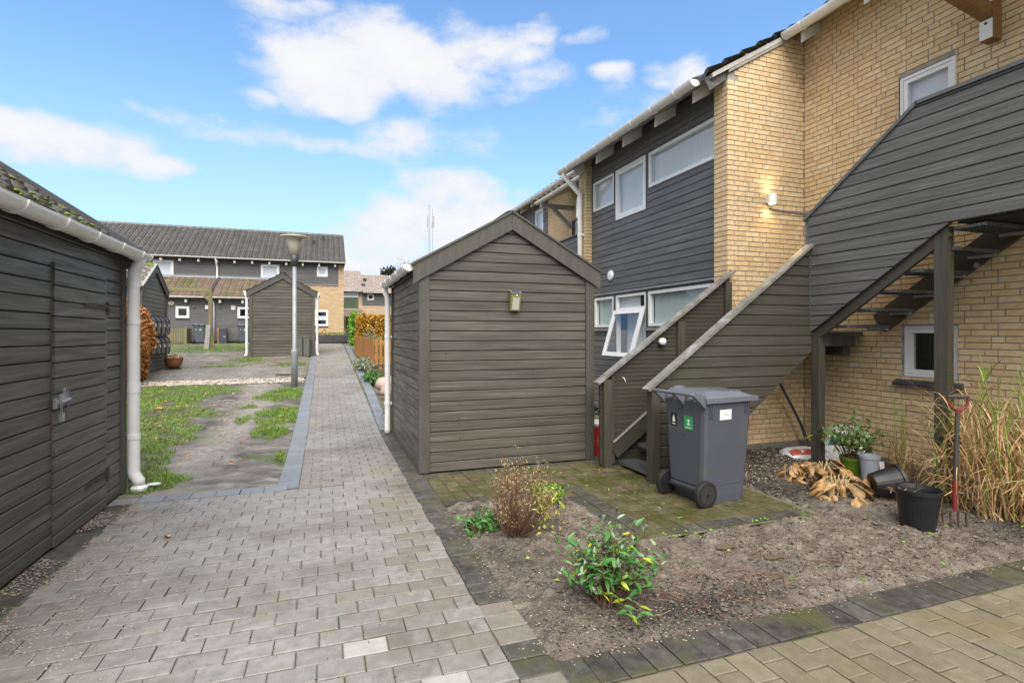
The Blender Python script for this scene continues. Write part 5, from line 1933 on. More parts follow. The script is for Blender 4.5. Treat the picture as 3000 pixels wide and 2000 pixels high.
MB().box(-6.03, -5.9, 32.62, 32.70, 2.92, 3.12).build('meter_box', m_frame, FH)
MB().box(-4.79, -4.585, 32.66, 32.70, 2.90, 3.12).build('notice', m_white, FH)
for k in range(4):
    MB().box(-4.76, -4.62, 32.655, 32.659, 2.95 + .04 * k, 2.962 + .04 * k).build('notice_line', m_greyst, FH)

# pink-brick houses further back
H3 = thing('terraced_house', 'distant brick house with pale brown tiled roof beyond the end of the path', 'house', (4, 52, G0), 0, 'terraced houses of buff brick and dark cladding')
P3 = Plane((0, 52, 0), (1, 0, 0), (0, -1, 0))
h3 = [(1.0, 2.985, 4.97, 5.48), (3.82, 4.39, 4.755, 5.30)]
core(P3, (-.5, 9.5, G0, 5.5), h3, -.2, -.01).build('wall', m_farbrick2, H3)
for (a, b, z0, z1, mt) in ((.2, 2.985, 3.9, 4.95, m_greenclad), (3.36, 9.0, 4.28, 5.45, m_clad)):
    mb = MB()
    P3.box(mb, a, b, z0, z1, .02, .03)
    pn = mb.build('cladding', m_core, H3)
    clad(pn, Plane((0, 51.97, 0), (1, 0, 0), (0, -1, 0)), [(a, z0), (b, z0), (b, z1), (a, z1)], .16, mt, z0=z0, th=.03, gap=.02, holes=h3)
for (a, b, c, d) in h3:
    window(H3, P3, a, b, c, d, t=.04, fw=.07, sw=.03, curtain=m_blind)
for (a, b, y0, zz, n) in ((-.6, 3.25, 51.6, 5.52, 14), (3.36, 9.5, 51.6, 5.44, 12)):
    mb = MB()
    mb.prism([(a, y0, zz - .03), (a, y0 + n * .27, zz - .03 + n * .27 * .6), (a, y0 + n * .27 + 3, zz), (a, y0, zz - .12)], (b - a, 0, 0))
    r3 = mb.build('roof', m_core, H3)
    roof_tiles(r3, (a, y0 - .05, zz), (1, 0, 0), (0, .857, .514), int((b - a) / .33) + 1, n, .33, .315, m_tile_pale, amp=.03, waves=2, limit=130, n=10)
    gutter(H3, (a, y0 - .1, zz), (b, y0 - .1, zz), .06, n=6)
for x, y, z in ((3.6, 53.5, 6.6), (3.4, 52.6, 6.0)):
    MB().box(x - .1, x + .25, y - .1, y + .1, z, z + .32).build('vent_pipe', m_dark_metal, r3)
mb = MB()
mb.prism([(.5, 50.2, 3.12), (3.3, 50.2, 3.12), (3.2, 52, 3.78), (.5, 52, 3.78)], (0, 0, .08))
cn3 = mb.build('canopy', m_tile_brown, H3)
MB().box(.5, 3.3, 51.9, 52, 3.78, 3.92).build('canopy_flashing', m_alu, H3)
MB().box(1.9, 2.35, 51.9, 51.98, G0, 3.0).build('door', m_greenclad, H3)
MB().box(2.36, 2.44, 51.88, 51.98, G0, 3.05).build('door_frame', m_frame, H3)
MB().box(1.6, 1.85, 51.75, 51.95, 2.85, 3.1).build('lamp', m_frame, H3)

# ================================================================== STREET LAMP, MAST
lp = thing('street_lamp', 'grey street lamp with pale conical glass and wide flat cap beside the path', 'street lamp', (-.68, 14.0, .30))
MB().lathe([(.075, 0), (.075, .8), (.085, .86), (.085, .88), (.048, .96), (.044, 2.92)], (-.68, 14.0, .30), 16).build('post', m_galv, lp, smooth=True)
MB().lathe([(.046, 0), (.075, .02), (.115, .26), (.10, .265), (.03, .24)], (-.68, 14.0, 3.23), 18).build('lamp_cup', m_dark_metal, lp, smooth=True)
MB().lathe([(.105, 0), (.178, .40), (.17, .42)], (-.68, 14.0, 3.49), 24).build('lamp_glass', m_lampglass, lp, smooth=True)
MB().lathe([(.15, -.03), (.335, .0), (.33, .022), (.20, .05), (.0, .075)], (-.68, 14.0, 3.92), 28).build('lamp_cap', m_lampglass, lp, smooth=True)
ms = thing('radio_mast', 'thin lattice radio mast with antenna panels far behind the sheds', 'mast', (28.2, 150, 1))
for dx, zt in ((0, 37.7), (.95, 36.6)):
    t_ = MB()
    for (a, b) in ((-.22, -.2), (.22, -.2), (0, .25)):
        t_.tube([(27.8 + dx + a * (.8 if dx == 0 else .25), 150 + b, 1), (27.8 + dx + a * (.5 if dx == 0 else .2), 150 + b, zt)], .035 if dx == 0 else .018, 5)
    n_ = 30
    for k in range(n_):
        z = 1 + (zt - 1) * k / n_
        w_ = (.22 * (.8 - .3 * k / n_)) if dx == 0 else .05
        t_.tube([(27.8 + dx - w_, 150, z), (27.8 + dx + w_, 150, z + (zt - 1) / n_)], .018, 4)
    t_.build('lattice', m_mast, ms)
for (x, z) in ((27.3, 31.3), (29.1, 31.5), (27.3, 33.0), (29.1, 33.1), (28.6, 31.2)):
    MB().box(x - .1, x + .1, 149.8, 150.0, z, z + 1.6).build('antenna_panel', m_mast, ms)

# ================================================================== TREES FAR BEHIND
def tree(label, x, y, h, r, mat, n, seed, name='tree', trunk=.25, leaf=.35, sparse=1.0, shape=1.0):
    g = random.Random(seed)
    z0 = T(min(y, 60))
    t = thing(name, label, 'tree', (x, y, z0), 0, 'trees behind the far roofs')
    mb = MB()
    mb.tube([(x, y, z0), (x + .1, y, z0 + h * .4), (x - .05, y, z0 + h * .8)], [trunk, trunk * .7, trunk * .2], 7)
    tips = []
    for k in range(26):
        a = g.uniform(0, 6.28)
        zb_ = z0 + h * g.uniform(.3, .85)
        L = r * g.uniform(.5, 1.0) * (1.15 - (zb_ - z0) / h * .7)
        tip = Vector((x + math.cos(a) * L, y + math.sin(a) * L, min(zb_ + L * g.uniform(.2, .8), z0 + h)))
        mb.tube([(x, y, zb_), ((x + tip.x) / 2, (y + tip.y) / 2, (zb_ + tip.z) / 2 + .1), tip], [trunk * .3, trunk * .18, .02], 5)
        tips.append((Vector((x, y, zb_)), tip))
    mb.build('trunk', m_bark, t)
    mb = MB()
    pts = []
    for k in range(n):
        a, b = g.choice(tips)
        u = g.uniform(.35, 1.1)
        p = a.lerp(b, u) + Vector((g.gauss(0, r * .13), g.gauss(0, r * .13), g.gauss(0, r * .13)))
        pts.append(p)
    scatter_leaves(mb, pts, leaf, leaf * .6, g)
    mb.build('crown', mat, t)


tree('dark conifer rising above the pale tiled roof', 9.0, 82, 11.4, 1.8, m_conifer, 1500, 3, 'conifer', .3, .5)
tree('bare-looking autumn tree with thin golden leaves above the pale roof', 12.2, 80, 12.2, 3.4, m_crown, 900, 4, leaf=.3)
tree('golden autumn tree at the right end of the pale roof', 16.5, 82, 12.6, 3.6, m_crown, 1700, 6, leaf=.35)

# ================================================================== HEDGES, FENCES, GARDEN BEYOND THE NEAR SHED
hd = thing('beech_hedge', 'clipped beech hedge with copper-brown leaves beside the left shed', 'hedge', (-5.2, 15.2, .4), 0, 'clipped hedges in autumn leaf')
g = random.Random(8)
mb = MB()
pts = []
for i in range(19000):
    u, v, w = g.uniform(-1, 1), g.uniform(-1, 1), g.uniform(0, 1)
    f = g.randrange(4)
    if f == 0: u = 1
    elif f == 1: v = -1
    elif f == 2: w = 1
    rr = 1 - .10 * noise.noise(Vector((u * 2 + 3, v * 2, w * 3)))
    prof = (.86 + .22 * math.sin(w * 2.6 + .25)) * (1 - max(0, w - .86) * 1.6)
    px = -5.20 + 1.0 * u * rr * prof
    py = 15.2 + .62 * v * rr
    pz = T(py) + .02 + w * (1.96 + .06 * noise.noise(Vector((u * 3, v * 3, 1))))
    pts.append((px, py, pz))
scatter_leaves(mb, pts, .085, .055, g)
mb.build('foliage', m_beech, hd)
mb = MB()
for i in range(26):
    px, py = -5.1 + g.uniform(-.8, .8), 15.2 + g.uniform(-.4, .4)
    mb.tube([(px, py, T(py)), (px + g.uniform(-.1, .1), py + g.uniform(-.1, .1), T(py) + 1.85)], [.018, .006], 5)
MB().box(-5.9, -4.4, 14.8, 15.6, .3, 2.15).build('inner_twigs', m_bark, hd)
mb.build('stems', m_bark, hd)
h2 = thing('beech_hedge', 'hedge turning yellow and red behind the picket fence', 'hedge', (2.6, 24, 1.0), 0, 'clipped hedges in autumn leaf')
mb = MB(); pts = []
for i in range(7000):
    u, v, w = g.uniform(0, 1), g.uniform(-1, 1), g.uniform(0, 1)
    f = g.randrange(4)
    if f == 0: u = 0
    elif f == 1: v = -1
    elif f == 2: w = 1
    px = 1.38 + 2.6 * u + .08 * noise.noise(Vector((v * 2, w * 3, 0)))
    py = 24.2 + .6 * v
    pts.append((px, py, .95 + w * (1.36 + .10 * noise.noise(Vector((u * 6, v * 2, 3))))))
scatter_leaves(mb, pts, .13, .08, g)
mb.build('foliage', m_autumn, h2)
MB().box(1.6, 3.9, 23.85, 24.6, .9, 2.2).build('inner_twigs', m_bark, h2)
bs = thing('evergreen_shrub', 'bright green tall shrub left of the autumn hedge', 'shrub', (1.65, 30, 1.06))
mb = MB(); pts = []
for i in range(2600):
    w = g.random()
    rr = (.22 + .18 * math.sin(w * 3.0 + .2)) * math.sqrt(g.random()) * (1 + .5 * noise.noise(Vector((w * 5, i * .001, 0))))
    a = g.uniform(0, 6.28)
    pts.append((1.62 + .08 * math.sin(w * 4) + rr * math.cos(a), 30 + rr * math.sin(a), 1.0 + w * 1.68))
scatter_leaves(mb, pts, .17, .09, g)
mb.build('foliage', m_leaflight, bs)
mb = MB()
for i in range(7):
    a = g.uniform(0, 6.28)
    mb.tube([(1.62, 30, 1.0), (1.62 + .15 * math.cos(a), 30 + .15 * math.sin(a), 2.4)], [.02, .006], 5)
mb.build('stems', m_bark, bs)
# oiled board fence, curved, with open pickets at its near end
fc = thing('wooden_fence', 'oiled golden-brown board fence curving along the right of the path', 'fence', (1.4, 19, .6))
curve = [(1.14, 21.8), (1.16, 20.9), (1.28, 19.9), (1.40, 18.9), (1.52, 17.9)]
tot = 0
segs = []
for a, b in zip(curve, curve[1:]):
    L = math.dist(a, b)
    segs.append((a, b, L))
    tot += L
s_ = 0
while s_ < tot:
    q = s_
    for a, b, L in segs:
        if q <= L:
            break
        q -= L
    x = a[0] + (b[0] - a[0]) * q / L
    y = a[1] + (b[1] - a[1]) * q / L
    an = math.atan2(b[1] - a[1], b[0] - a[0])
    ux, uy = math.cos(an), math.sin(an)
    h = .78 + .10 * (s_ / tot)
    z = T(y) - .02
    MB().hexa([(x - ux * .05 - uy * .01, y - uy * .05 + ux * .01, z), (x + ux * .05 - uy * .01, y + uy * .05 + ux * .01, z), (x + ux * .05 + uy * .01, y + uy * .05 - ux * .01, z), (x - ux * .05 + uy * .01, y - uy * .05 - ux * .01, z),
               (x - ux * .05 - uy * .01, y - uy * .05 + ux * .01, z + h), (x + ux * .05 - uy * .01, y + uy * .05 + ux * .01, z + h), (x + ux * .05 + uy * .01, y + uy * .05 - ux * .01, z + h), (x - ux * .05 + uy * .01, y - uy * .05 - ux * .01, z + h)]).build('board', m_fence, fc)
    s_ += .107
for a, b, L in segs:
    for z in (.2, .62):
        MB().bar((a[0] + .04, a[1], T(a[1]) + z), (b[0] + .04, b[1], T(b[1]) + z), .035, .07).build('rail', m_fence, fc)
for k in range(10):
    x = 1.56 + .135 * k
    MB().box(x, x + .085, 17.86, 17.885, T(17.9) + .04, T(17.9) + .87).build('picket', m_fence, fc)
for z in (.22, .68):
    MB().box(1.52, 2.95, 17.89, 17.93, T(17.9) + z, T(17.9) + z + .08).build('rail', m_fence, fc)
MB().box(1.68, 1.77, 17.935, 18.02, T(17.9) - .25, T(17.9) + .82).build('post', m_fence, fc)
MB().box(1.24, 3.2, 14.55, 14.63, T(14.5) - .1, T(14.5) + .30).build('timber_edging', m_timberedge, None, label='mossy dark timber board edging the raised bed behind the near shed', category='edging')


def small_shrub(name, label, cx, cy, n, rx, h, mat, L, Wd, seed, cat='shrub', dens=1.0, ry=None, stem=m_twig, z=None):
    g_ = random.Random(seed)
    z0 = T(cy) if z is None else z
    t = thing(name, label, cat, (cx, cy, z0))
    mb = MB(); st = MB()
    pts = []
    ry = ry or rx
    for i in range(max(5, n // 14)):
        a = g_.uniform(0, 6.28); q = math.sqrt(g_.random())
        top_ = Vector((cx + rx * q * math.cos(a), cy + ry * q * math.sin(a), z0 + h * (1 - .45 * q * q) * g_.uniform(.6, 1.05)))
        b0 = Vector((cx + rx * .25 * q * math.cos(a), cy + ry * .25 * q * math.sin(a), z0 - .01))
        st.tube([b0, b0.lerp(top_, .55) + Vector((0, 0, h * .1)), top_], [.008, .005, .002], 4)
        for k in range(14):
            u = g_.uniform(.25, 1.0)
            pts.append(b0.lerp(top_, u) + Vector((g_.gauss(0, .05 * rx / .3), g_.gauss(0, .05 * rx / .3), h * .08 + g_.gauss(0, .03))))
    scatter_leaves(mb, pts, L, Wd, g_)
    mb.build('foliage', mat, t)
    st.build('stems', stem, t)
    return t


small_shrub('trailing_plant', 'pale green plants spilling over the path edge below the fence', 1.12, 17.0, 700, .28, .35, m_lavender, .10, .045, 21, 'plant', ry=.9)
small_shrub('ivy', 'dark ivy creeping over the edging stones by the boulder', 1.20, 14.6, 620, .25, .22, m_leafgreen, .08, .06, 22, 'ivy', ry=.8)
small_shrub('lavender_bush', 'grey-green bush behind the board fence', 1.62, 20.2, 900, .30, 1.1, m_lavender, .12, .02, 23, 'shrub')
small_shrub('bamboo_bush', 'light green bush behind the picket end of the fence', 2.15, 18.8, 800, .4, 1.05, m_leafgrn2, .16, .05, 24, 'shrub')
small_shrub('juniper', 'low brown-green tuft at the corner behind the near shed downpipe', 1.16, 9.7, 900, .17, .42, m_lavender, .12, .012, 25, 'shrub', ry=.35)
for (x, y, r, lb) in ((1.40, 13.0, .24, 'larger pink granite boulder beside the near shed downpipe'), (1.33, 12.35, .15, 'smaller pale boulder in front of the larger pink one')):
    mb = MB()
    n_ = 16
    vs = []
    for i in range(9):
        ph = math.pi * i / 8
        for k in range(n_):
            t_ = 2 * math.pi * k / n_
            d = Vector((math.sin(ph) * math.cos(t_), math.sin(ph) * math.sin(t_), math.cos(ph)))
            q = r * (1 + .22 * noise.noise(d * 1.4 + Vector((x * 7, 0, 0))))
            vs.append((x + d.x * q * 1.1, y + d.y * q, T(y) + r * .62 + d.z * q * .85))
    mb.add(vs, [(i * n_ + k, i * n_ + (k + 1) % n_, (i + 1) * n_ + (k + 1) % n_, (i + 1) * n_ + k) for i in range(8) for k in range(n_)])
    mb.build('boulder', m_boulder, None, smooth=True, label=lb, category='boulder', group='boulders by the path')
# raised planter against the far house, pot, cabinets, drain
pt = thing('raised_planter', 'long black planter box against the brick end of the far house', 'planter', (.4, 31.6, G0))
MB().box(-.75, 1.22, 31.3, 32.2, G0, G0 + .46).build('planter_box', m_dark_metal, pt)
MB().box(-.78, 1.30, 31.22, 31.29, G0, G0 + .08).build('plinth_board', m_blackplastic, pt)
mb = MB()
scatter_leaves(mb, [(g.uniform(-.6, 1.1), g.uniform(31.4, 32.1), G0 + .48 + g.uniform(0, .08)) for i in range(260)], .12, .06, g)
mb.build('foliage', m_leafgrn2, pt)
MB().bar((-.25, 31.7, G0 + .46), (.02, 31.7, G0 + .78), .03, .06).build('leaning_slat', m_fence, pt)
MB().bar((.02, 31.7, G0 + .78), (.12, 31.7, G0 + .5), .03, .06).build('leaning_slat', m_fence, pt)
po = thing('plant_pot', 'round glazed brown pot with yellow leaves at the foot of the mailbox shed', 'pot', (-4.1, 17.85, T(17.85)))
z = T(17.85) + .02
MB().lathe([(.12, .03), (.19, .10), (.235, .24), (.24, .32), (.25, .34), (.22, .34), (.20, .29), (.0, .28)], (-4.1, 17.85, z), 20).build('pot', m_copper, po, smooth=True)
MB().lathe([(.0, 0), (.19, 0), (.21, .04), (.0, .035)], (-4.1, 17.85, z), 18).build('saucer', m_dark_metal, po)
mb = MB()
scatter_leaves(mb, [(-4.1 + g.gauss(0, .09), 17.85 + g.gauss(0, .09), z + .31 + abs(g.gauss(0, .05))) for i in range(90)], .10, .06, g)
mb.build('foliage', m_yleaf, po)
for x, lb in ((-.86, 'left of two low grey-green cabinets at the foot of the distant shed'), (-.62, 'right of two low grey-green cabinets at the foot of the distant shed')):
    c_ = thing('utility_cabinet', lb, 'cabinet', (x, 21.2, .76), 0, 'low cabinets by the distant shed')
    MB().box(x - .105, x + .105, 21.1, 21.34, .75, 1.46).build('cabinet_body', m_greenbox, c_)
    MB().box(x - .115, x + .115, 21.09, 21.345, 1.46, 1.49).build('cabinet_top', m_greenbox, c_)
    MB().box(x - .09, x + .09, 21.09, 21.1, .82, 1.42).build('cabinet_door', m_greenbox, c_)
dr_ = thing('drain_grate', 'rectangular iron drain grate set in the cross path', 'grate', (-1.05, 16.05, T(16.05)))
z = T(16.05) + .036
MB().box(-1.26, -.84, 15.85, 16.25, z - .02, z).build('grate_frame', m_iron, dr_)
for k in range(9):
    MB().box(-1.23 + .043 * k, -1.205 + .043 * k, 15.88, 16.22, z, z + .006).build('grate_bar', m_iron, dr_)
# washing-line frame
pg = thing('washing_line_stand', 'old mossy timber washing-line stand on the far lawn', 'stand', (-4.35, 24.5, .95))
MB().box(-4.41, -4.28, 24.44, 24.56, .9, 3.45).build('post', m_oldfence, pg)
MB().box(-6.4, -4.28, 24.445, 24.555, 3.30, 3.44).build('beam', m_oldfence, pg)
MB().bar((-4.82, 24.5, 3.33), (-4.36, 24.5, 2.93), .08, .09).build('brace', m_oldfence, pg)
MB().bar((-4.47, 24.36, .9), (-4.40, 24.41, 1.95), .03, .17, up=(1, 0, 0)).build('splint_board', m_weather, pg)
MB().bar((-4.24, 24.5, .9), (-4.30, 24.5, 1.8), .1, .05, up=(0, 1, 0)).build('splint_board', m_oldfence, pg)
# low picket enclosure by the far bins
lf_ = thing('low_picket_fence', 'low grey-brown picket enclosure in front of the far lean-to', 'fence', (-7, 31.4, G0))
for k in range(8):
    x = -7.5 + .10 * k
    MB().box(x, x + .075, 31.38, 31.40, G0 + .05, G0 + .80).build('picket', m_oldfence, lf_)
for zz in (.15, .68):
    MB().box(-7.5, -6.7, 31.40, 31.44, G0 + zz, G0 + zz + .07).build('rail', m_oldfence, lf_)
MB().box(-6.72, -6.63, 31.36, 31.46, G0, G0 + .88).build('post', m_oldfence, lf_)
for k in range(9):
    y = 31.48 + .125 * k
    MB().box(-6.69, -6.66, y, y + .118, G0 + .04, G0 + .82).build('board', m_oldfence, lf_)
kx = thing('meter_cabinet', 'tall anthracite cabinet standing by the far lean-to wall', 'cabinet', (-5.12, 32.3, G0))
MB().box(-5.30, -4.94, 32.15, 32.5, G0, G0 + .82).build('cabinet_body', m_anthracite, kx)
MB().box(-5.31, -4.93, 32.14, 32.51, G0 + .82, G0 + .85).build('cabinet_top', m_oldfence, kx)
MB().box(-5.08, -4.99, 32.13, 32.148, G0 + .36, G0 + .385).build('handle', m_frame, kx)
MB().box(-5.40, -5.33, 32.3, 32.4, G0, G0 + .85).build('side_post', m_fence, kx)
# mailboxes on the gable of the weathered shed
rows_ = [('upper', 1.58, .46), ('lower', 1.02, .47)]
words = ['nearest the hedge', 'second from the hedge', 'third from the hedge', 'farthest from the hedge']
for rn, z, h in rows_:
    for k in range(4):
        y = 16.42 + .43 * k
        t = thing('mailbox', f'black metal mailbox in the {rn} row on the weathered shed, {words[k]}', 'mailbox', (-4.38, y, z), 0, 'black mailboxes in two rows')
        prof_ = [(-4.38, z), (-4.25, z), (-4.215, z + .05), (-4.21, z + .36), (-4.24, z + .42), (-4.29, z + h), (-4.38, z + h)]
        MB().prism([(a, y - .185, c) for a, c in prof_], (0, .37, 0)).build('box_body', m_mailbox, t)
        for e in (-.203, .186):
            MB().prism([(a + .012, y + e, c + (.012 if c > z + .1 else -.004)) for a, c in prof_], (0, .017, 0)).build('side_cheek', m_rubber, t)
        MB().box(-4.207, -4.200, y - .13, y + .13, z + .335, z + .35).build('slot', m_rubber, t)
        MB().box(-4.208, -4.200, y + .06, y + .13, z + .20, z + .29).build('name_card', m_white if (k + len(rn)) % 2 else m_cream, t)
        MB().box(-4.21, -4.204, y - .03, y + .03, z + .06, z + .085).build('lock', m_galv, t)

# ================================================================== WHEELED BINS
def bin_(label, loc, rotz, near=True):
    """local axes: wheels and handle towards -x, front towards +x"""
    t = thing('wheeled_bin', label, 'bin', loc, rotz, 'grey wheeled rubbish bins')
    LOCAL[0] = True
    lv = [(0.0, -.20, .265, .215), (.07, -.235, .272, .222), (.17, -.235, .278, .226), (.172, -.285, .282, .229), (.55, -.295, .300, .247), (.90, -.303, .318, .262), (.985, -.305, .325, .268)]
    vs = []
    c = .045
    for (z, x0, x1, hw_) in lv:
        vs += [(x0 + c, -hw_, z), (x1 - c, -hw_, z), (x1 - c * .3, -hw_ + c * .3, z), (x1, -hw_ + c, z), (x1, hw_ - c, z), (x1 - c * .3, hw_ - c * .3, z), (x1 - c, hw_, z), (x0 + c, hw_, z), (x0 + c * .3, hw_ - c * .3, z), (x0, hw_ - c, z), (x0, -hw_ + c, z), (x0 + c * .3, -hw_ + c * .3, z)]
    fs = []
    for i in range(len(lv) - 1):
        for k in range(12):
            fs.append((i * 12 + k, i * 12 + (k + 1) % 12, (i + 1) * 12 + (k + 1) % 12, (i + 1) * 12 + k))
    fs.append(tuple(range(12))[::-1])
    fs.append(tuple(range(len(lv) * 12 - 12, len(lv) * 12)))
    body = MB().add(vs, fs).build('bin_body', m_binbody, t)
    for s in (-1, 1):
        for x in (-.235, -.205, .225, .255):
            L = .14 if x < 0 else .11
            MB().box(x - .006, x + .006, s * .262 - .008, s * .262 + .012, .95 - L, .95).build('rib', m_binbody, body)
    # lid: skirt, raised deck, front lip
    mb = MB()
    a0, a1, w = -.31, .372, .295
    mb.box(a0, a1, -w, w, .955, 1.0)
    mb.hexa([(a0 + .01, -w + .01, 1.0), (a1 - .06, -w + .01, 1.0), (a1 - .06, w - .01, 1.0), (a0 + .01, w - .01, 1.0), (a0 + .06, -w + .075, 1.062), (a1 - .16, -w + .085, 1.040), (a1 - .16, w - .085, 1.040), (a0 + .06, w - .075, 1.062)])
    lid = mb.build('lid', m_binlid, t)
    MB().hexa([(.14, -.15, 1.03), (.315, -.13, 1.012), (.315, .13, 1.012), (.14, .15, 1.03), (.14, -.15, 1.052), (.318, -.13, 1.040), (.318, .13, 1.040), (.14, .15, 1.052)]).build('lid_handle', m_binlid, lid)
    MB().lathe([(0, 0), (.06, 0), (.055, .02), (0, .03)], (-.17, .20, 1.05), 14, 1.2, .8).build('lid_knob', m_binlid, lid)
    # rear handle bar with hinge arms
    hd_ = MB()
    hd_.tube([(-.435, -.265, 1.035), (-.445, -.24, 1.04), (-.445, .24, 1.04), (-.435, .265, 1.035)], .0165, 10)
    for y in (-.26, 0, .26):
        hd_.prism([(-.30, y - .018, .90), (-.30, y - .018, 1.02), (-.43, y - .018, 1.055), (-.452, y - .018, 1.03), (-.38, y - .018, .975)], (0, .036, 0))
    for y in (-.135, .135):
        hd_.box(-.40, -.30, y - .012, y + .012, .985, 1.02)
    hd_.build('handle', m_binlid, t)
    for y in (-.255, .255):
        sg = 1 if y > 0 else -1
        mb = MB()
        mb.tube([(-.285, y - .026, .118), (-.285, y - .018, .118), (-.285, y + .018, .118), (-.285, y + .026, .118)], [.106, .124, .124, .106], 28)
        wh = mb.build('wheel', m_rubber, t, smooth=False)
        MB().tube([(-.285, y + sg * .026, .118), (-.285, y + sg * .0285, .118)], .088, 24).build('hub', m_hubdirt, wh)
        MB().tube([(-.285, y + sg * .028, .118), (-.285, y + sg * .036, .118)], .014, 10).build('axle_cap', m_rubber, wh)
    MB().tube([(-.285, -.24, .118), (-.285, .24, .118)], .012, 8).build('axle', m_rubber, t)
    MB().box(-.285, -.20, -.20, .20, .10, .16).build('axle_housing', m_binbody, t)
    # stickers on the rear wall, lettering reduced to its bars
    def on_back(y0, y1, z0, z1, d, mt, nm, par):
        xs = lambda z: -.286 - (z - .2) * .0255
        return MB().hexa([(xs(z0) - d, y0, z0), (xs(z0) - d + .0008, y0, z0), (xs(z0) - d + .0008, y1, z0), (xs(z0) - d, y1, z0), (xs(z1) - d, y0, z1), (xs(z1) - d + .0008, y0, z1), (xs(z1) - d + .0008, y1, z1), (xs(z1) - d, y1, z1)]).build(nm, mt, par)
    s1 = on_back(.095, .175, .70, .82, .002, m_blackst, 'sticker', t)
    for (a, b, c_, d_) in ((.118, .152, .735, .765), (.122, .148, .765, .785), (.130, .140, .785, .803)):
        on_back(a, b, c_, d_, .003, m_white, 'bag_symbol', s1)
    on_back(.112, .158, .712, .720, .003, m_white, 'caption', s1)
    s2 = on_back(-.115, -.005, .685, .815, .002, m_greenst, 'sticker', t)
    for (a, b, c_, d_) in ((-.076, -.044, .728, .738), (-.068, -.052, .738, .768), (-.078, -.042, .768, .778), (-.062, -.058, .778, .79)):
        on_back(a, b, c_, d_, .003, m_white, 'apple_core_symbol', s2)
    on_back(-.095, -.025, .700, .707, .003, m_white, 'caption', s2)
    if near:
        ys = lambda z: -.2475 - (z - .55) * .043
        lb = MB().hexa([(-.11, ys(.79) - .0035, .79), (.04, ys(.79) - .0035, .79), (.04, ys(.79) - .002, .79), (-.11, ys(.79) - .002, .79), (-.11, ys(.885) - .0035, .885), (.04, ys(.885) - .0035, .885), (.04, ys(.885) - .002, .885), (-.11, ys(.885) - .002, .885)]).build('address_label', m_white, t)
        for (x0, x1, z) in ((-.045, .0, .855), (-.055, -.01, .84), (-.055, .0, .83), (-.10, -.06, .805), (.0, .03, .87), (.005, .03, .83)):
            MB().box(x0, x1, ys(z) - .005, ys(z) - .0042, z, z + .004).build('print_line', m_greyst, lb)
        for (z) in (.62, .885):
            on_back(.02 if z > .7 else .0, .035 if z > .7 else .015, z, z + .014, .003, m_blackst, 'rivet', t)
    LOCAL[0] = False
    return t


bin_('grey wheeled bin standing close in front of the boarded stairs', (3.56, 4.36, .003), rad(7))
bin_('grey wheeled bin by the low picket enclosure at the far house', (-6.07, 31.75, G0), rad(85), False)
bin_('grey wheeled bin half hidden behind the distant shed', (-4.08, 32.0, G0), rad(95), False)

# ================================================================== RIGHT-HAND BED: TOOLS, POTS, SACKS
fk = thing('garden_fork', 'old red-handled digging fork stuck upright in the bed', 'garden fork', (4.88, 2.95, 0))
bx_, by_ = 4.89, 2.96
MB().tube([(bx_, by_, .30), (bx_ + .03, by_ + .01, .60), (bx_ + .06, by_ + .02, .90)], [.019, .0175, .0165], 12).build('shaft', m_fsc, fk)
MB().tube([(bx_ - .012, by_, .10), (bx_ - .006, by_, .22), (bx_ + .002, by_, .34)], [.012, .019, .021], 10).build('socket', m_redpaint, fk)
mb = MB()
mb.tube([(bx_ + .062, by_ + .02, .86), (bx_ + .066, by_ + .02, .93)], [.02, .018], 10)
hx, hy = bx_ + .068, by_ + .02
sx_, sy_ = .058, -.036
mb.tube([(hx, hy, .915), (hx - sx_ * .8, hy - sy_ * .8, .95), (hx - sx_, hy - sy_, .985), (hx - sx_, hy - sy_, 1.03)], .011, 8)
mb.tube([(hx, hy, .915), (hx + sx_ * .8, hy + sy_ * .8, .95), (hx + sx_, hy + sy_, .985), (hx + sx_, hy + sy_, 1.03)], .011, 8)
mb.build('grip_yoke', m_redpaint, fk)
MB().tube([(hx - sx_ * 1.12, hy - sy_ * 1.12, 1.032), (hx + sx_ * 1.12, hy + sy_ * 1.12, 1.036)], .0145, 10).build('grip', m_fsc, fk)
for k in range(4):
    o = (k - 1.5) * .055
    dx_, dy_ = o * .85, -o * .53
    MB().tube([(bx_ - .012 + dx_ * .25, by_ + dy_ * .25, .11), (bx_ - .012 + dx_, by_ + dy_, .10), (bx_ - .012 + dx_ * 1.02, by_ + dy_ * 1.02, .05), (bx_ - .016 + dx_ * 1.03, by_ - .01 + dy_, -.08)], [.009, .0085, .008, .005], 7).build('tine', m_iron, fk)
for o_ in fk.children:
    o_.location.z += .045
pb = thing('plant_pot', 'large black plastic pot standing beside the garden fork', 'pot', (4.60, 3.06, 0), 0, 'black plastic plant pots')
MB().lathe([(.118, .0), (.155, .30), (.168, .302), (.170, .33), (.160, .333), (.150, .30), (.145, .255), (.0, .245)], (4.60, 3.06, .0), 32).build('pot', m_blackplastic, pb, smooth=False)
MB().lathe([(.0, .248), (.14, .246), (.14, .25), (0, .255)], (4.60, 3.06, .0), 20).build('soil', m_clod, pb)
MB().tube([(4.615, 3.08, .24), (4.613, 3.083, .42)], .004, 6).build('stick', m_blackst, pb)
mb = MB()
g = random.Random(31)
for i in range(16):
    blade(mb, (4.52 + g.gauss(0, .03), 3.13 + g.gauss(0, .02), .28), g.uniform(0, 6.28), g.uniform(.06, .14), 1.0, .006, g, .6, 3)
mb.build('dry_stalks', m_petiole, pb)
pl2 = thing('plant_pot', 'black plastic pot lying on its side behind the large one', 'pot', (5.1, 3.68, 0), 0, 'black plastic plant pots')
mb = MB()
